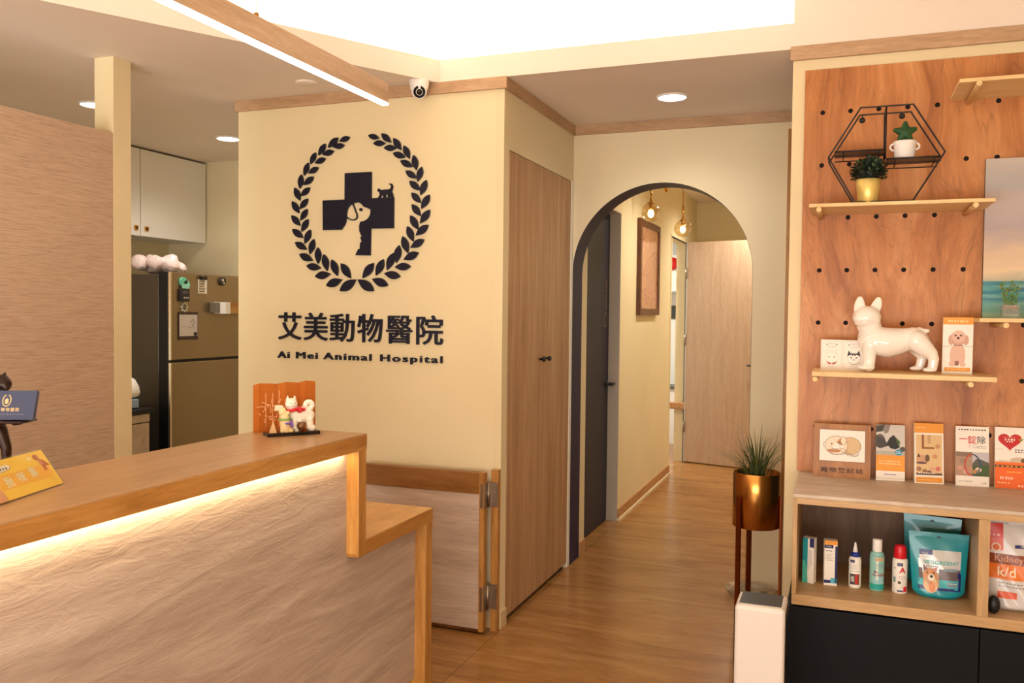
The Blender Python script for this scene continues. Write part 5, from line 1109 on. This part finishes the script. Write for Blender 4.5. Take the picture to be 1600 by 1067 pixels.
m.disc(fr, .775, .85, .026, C(244, 222, 150), .0006, ry=.05); scribble(m, fr, .82, .96, .14, .03, C(250, 214, 120), .0006, 6)
m.poly(fr, [(.0, 0), (.255, 0), (.25, .20), (.225, .38), (.20, .62), (.17, .80), (.06, .85), (.0, .7)], C(226, 160, 110), .0010).poly(fr, [(.10, .62), (.20, .55), (.197, .66), (.16, .80), (.10, .78)], C(170, 90, 56), .0013)
m.build('card', t)
m = MB(); slab(m, Fr(fr(-.01, -.02, .003), ux, uy, Wc*1.02, Hc*1.06), .0014, ACRY); m.build('acrylic_front', t)
m = MB(); slab(m, Fr(fr(-.01, -.02, -.0024), ux, uy, Wc*1.02, Hc*1.06), .0018, ACRY); a = fr(0, 0, -.004); m.obox(BL.lerp(BR_, .5)+nrm*(-.030)+V((0, 0, .0016)), (Wc, .06, .003), Matrix.Rotation(math.atan2(ux.y, ux.x), 4, 'Z'), ACRY); m.build('acrylic_back', t)
# bronze cat butler statue with business-card holder
SB = P('dark_bronze', (46, 26, 20), .32, .55); SC = onZ(0, 753, zt); SC = V((-1.700, 1.30, zt))
fwd = V((.80, -.45, 0)).normalized()      # towards the viewer
def U(u, v, off=0):       # point on the upright plane through the statue facing the viewer
    d_ = Fv+Rv*((u-800)/FPX)-Uv*((v-533.5)/FPX); s_ = (SC-V((0, 0, CAMZ))).dot(Fv.normalized())/1.0
    p_ = V((0, 0, CAMZ))+d_*s_; return p_-Fv*off
ps = (SC-V((0, 0, CAMZ))).dot(Fv)/FPX       # metres per pixel there
t = thing('butler_statue', 'dark bronze cat butler statue holding out a tray on the counter', 'statue', SC)
m = MB()
def ch(pts):
    for (a, b_) in zip(pts, pts[1:]):
        A_, B_ = U(*a[:2], a[3]*ps), U(*b_[:2], b_[3]*ps); n = 10
        for i in range(n+1): m.ball(A_.lerp(B_, i/n), (a[2]+(b_[2]-a[2])*i/n)*ps, SB, seg=12)
ch([(-6, 600, 13, 0), (2, 597, 13, 0), (8, 600, 11, 2)]); ch([(-22, 592, 5, 0), (-24, 582, 2, 0)]); ch([(4, 592, 5, 0), (8, 583, 2, 0)]); ch([(10, 604, 7, 4), (14, 606, 5, 6)])
ch([(-8, 610, 12, 0), (-8, 640, 17, 0), (-8, 672, 15, 0)]); ch([(6, 634, 7, 4), (16, 650, 5.5, 10), (32, 659, 4.5, 16), (42, 659, 3.5, 18)]); ch([(-22, 634, 7, 4), (-28, 652, 5, 12), (-10, 660, 4, 18)])
ch([(0, 672, 11, 0), (10, 700, 8, 0), (11, 740, 5.5, 0)]); ch([(-14, 672, 11, 0), (-20, 700, 8, 0), (-21, 740, 5.5, 0)])
blob(m, 'body', t, .0022, 3, SB)
bz = zt; MB().lathe([(.050, 0), (.052, .004), (.048, .014), (0, .015)], V((SC.x-.004, SC.y, zt)), SB, 28, cap=False).build('base', t)
tl = U(52, 655, 14*ps); tc_ = U(8, 657, 14*ps); ux = (U(60, 657)-U(0, 657)).normalized()
m = MB().obox(U(-3, 656.5, 26*ps)+V((0, 0, .002)), (128*ps, 44*ps, .004), Matrix.Rotation(math.atan2(ux.y, ux.x), 4, 'Z'), SB)
o = m.build('tray', t); bv = o.modifiers.new('b', 'BEVEL'); bv.width = .0018; bv.segments = 3
c0 = U(-75, 653, 36*ps); c0.z = tc_.z+.0062; fr = Fr(c0, ux, V((0, 0, 1))*math.cos(.30)-ux.cross(V((0, 0, 1)))*math.sin(.30), 146*ps, 45*ps)
BC = C(52, 62, 96); t = thing('business_cards', 'stack of navy business cards with gold emblem on the statue tray', 'business cards', c0)
m = MB(); slab(m, fr, .010, BC); GO = C(226, 190, 130)
m.line(fr, [(.70+.042*math.cos(a), .66+.20*math.sin(a)) for a in [2.0+i*.3 for i in range(19)]], .0022, GO, .0006); m.disc(fr, .70, .63, .020, GO, .0006, ry=.10)
m.text(fr, .70, .33, '艾美動物醫院', .0085, GO, .0006, bold=.0001, space=1.3); scribble(m, fr, .60, .90, .18, .03, C(120, 120, 130), .0006, 8); m.build('cards', t)
m = MB(); slab(m, Fr(fr(-.01, -.03, .004), fr.ux, fr.uy, fr.sx*1.05, fr.sy*1.08), .0016, ACRY); m.build('acrylic_holder', t)
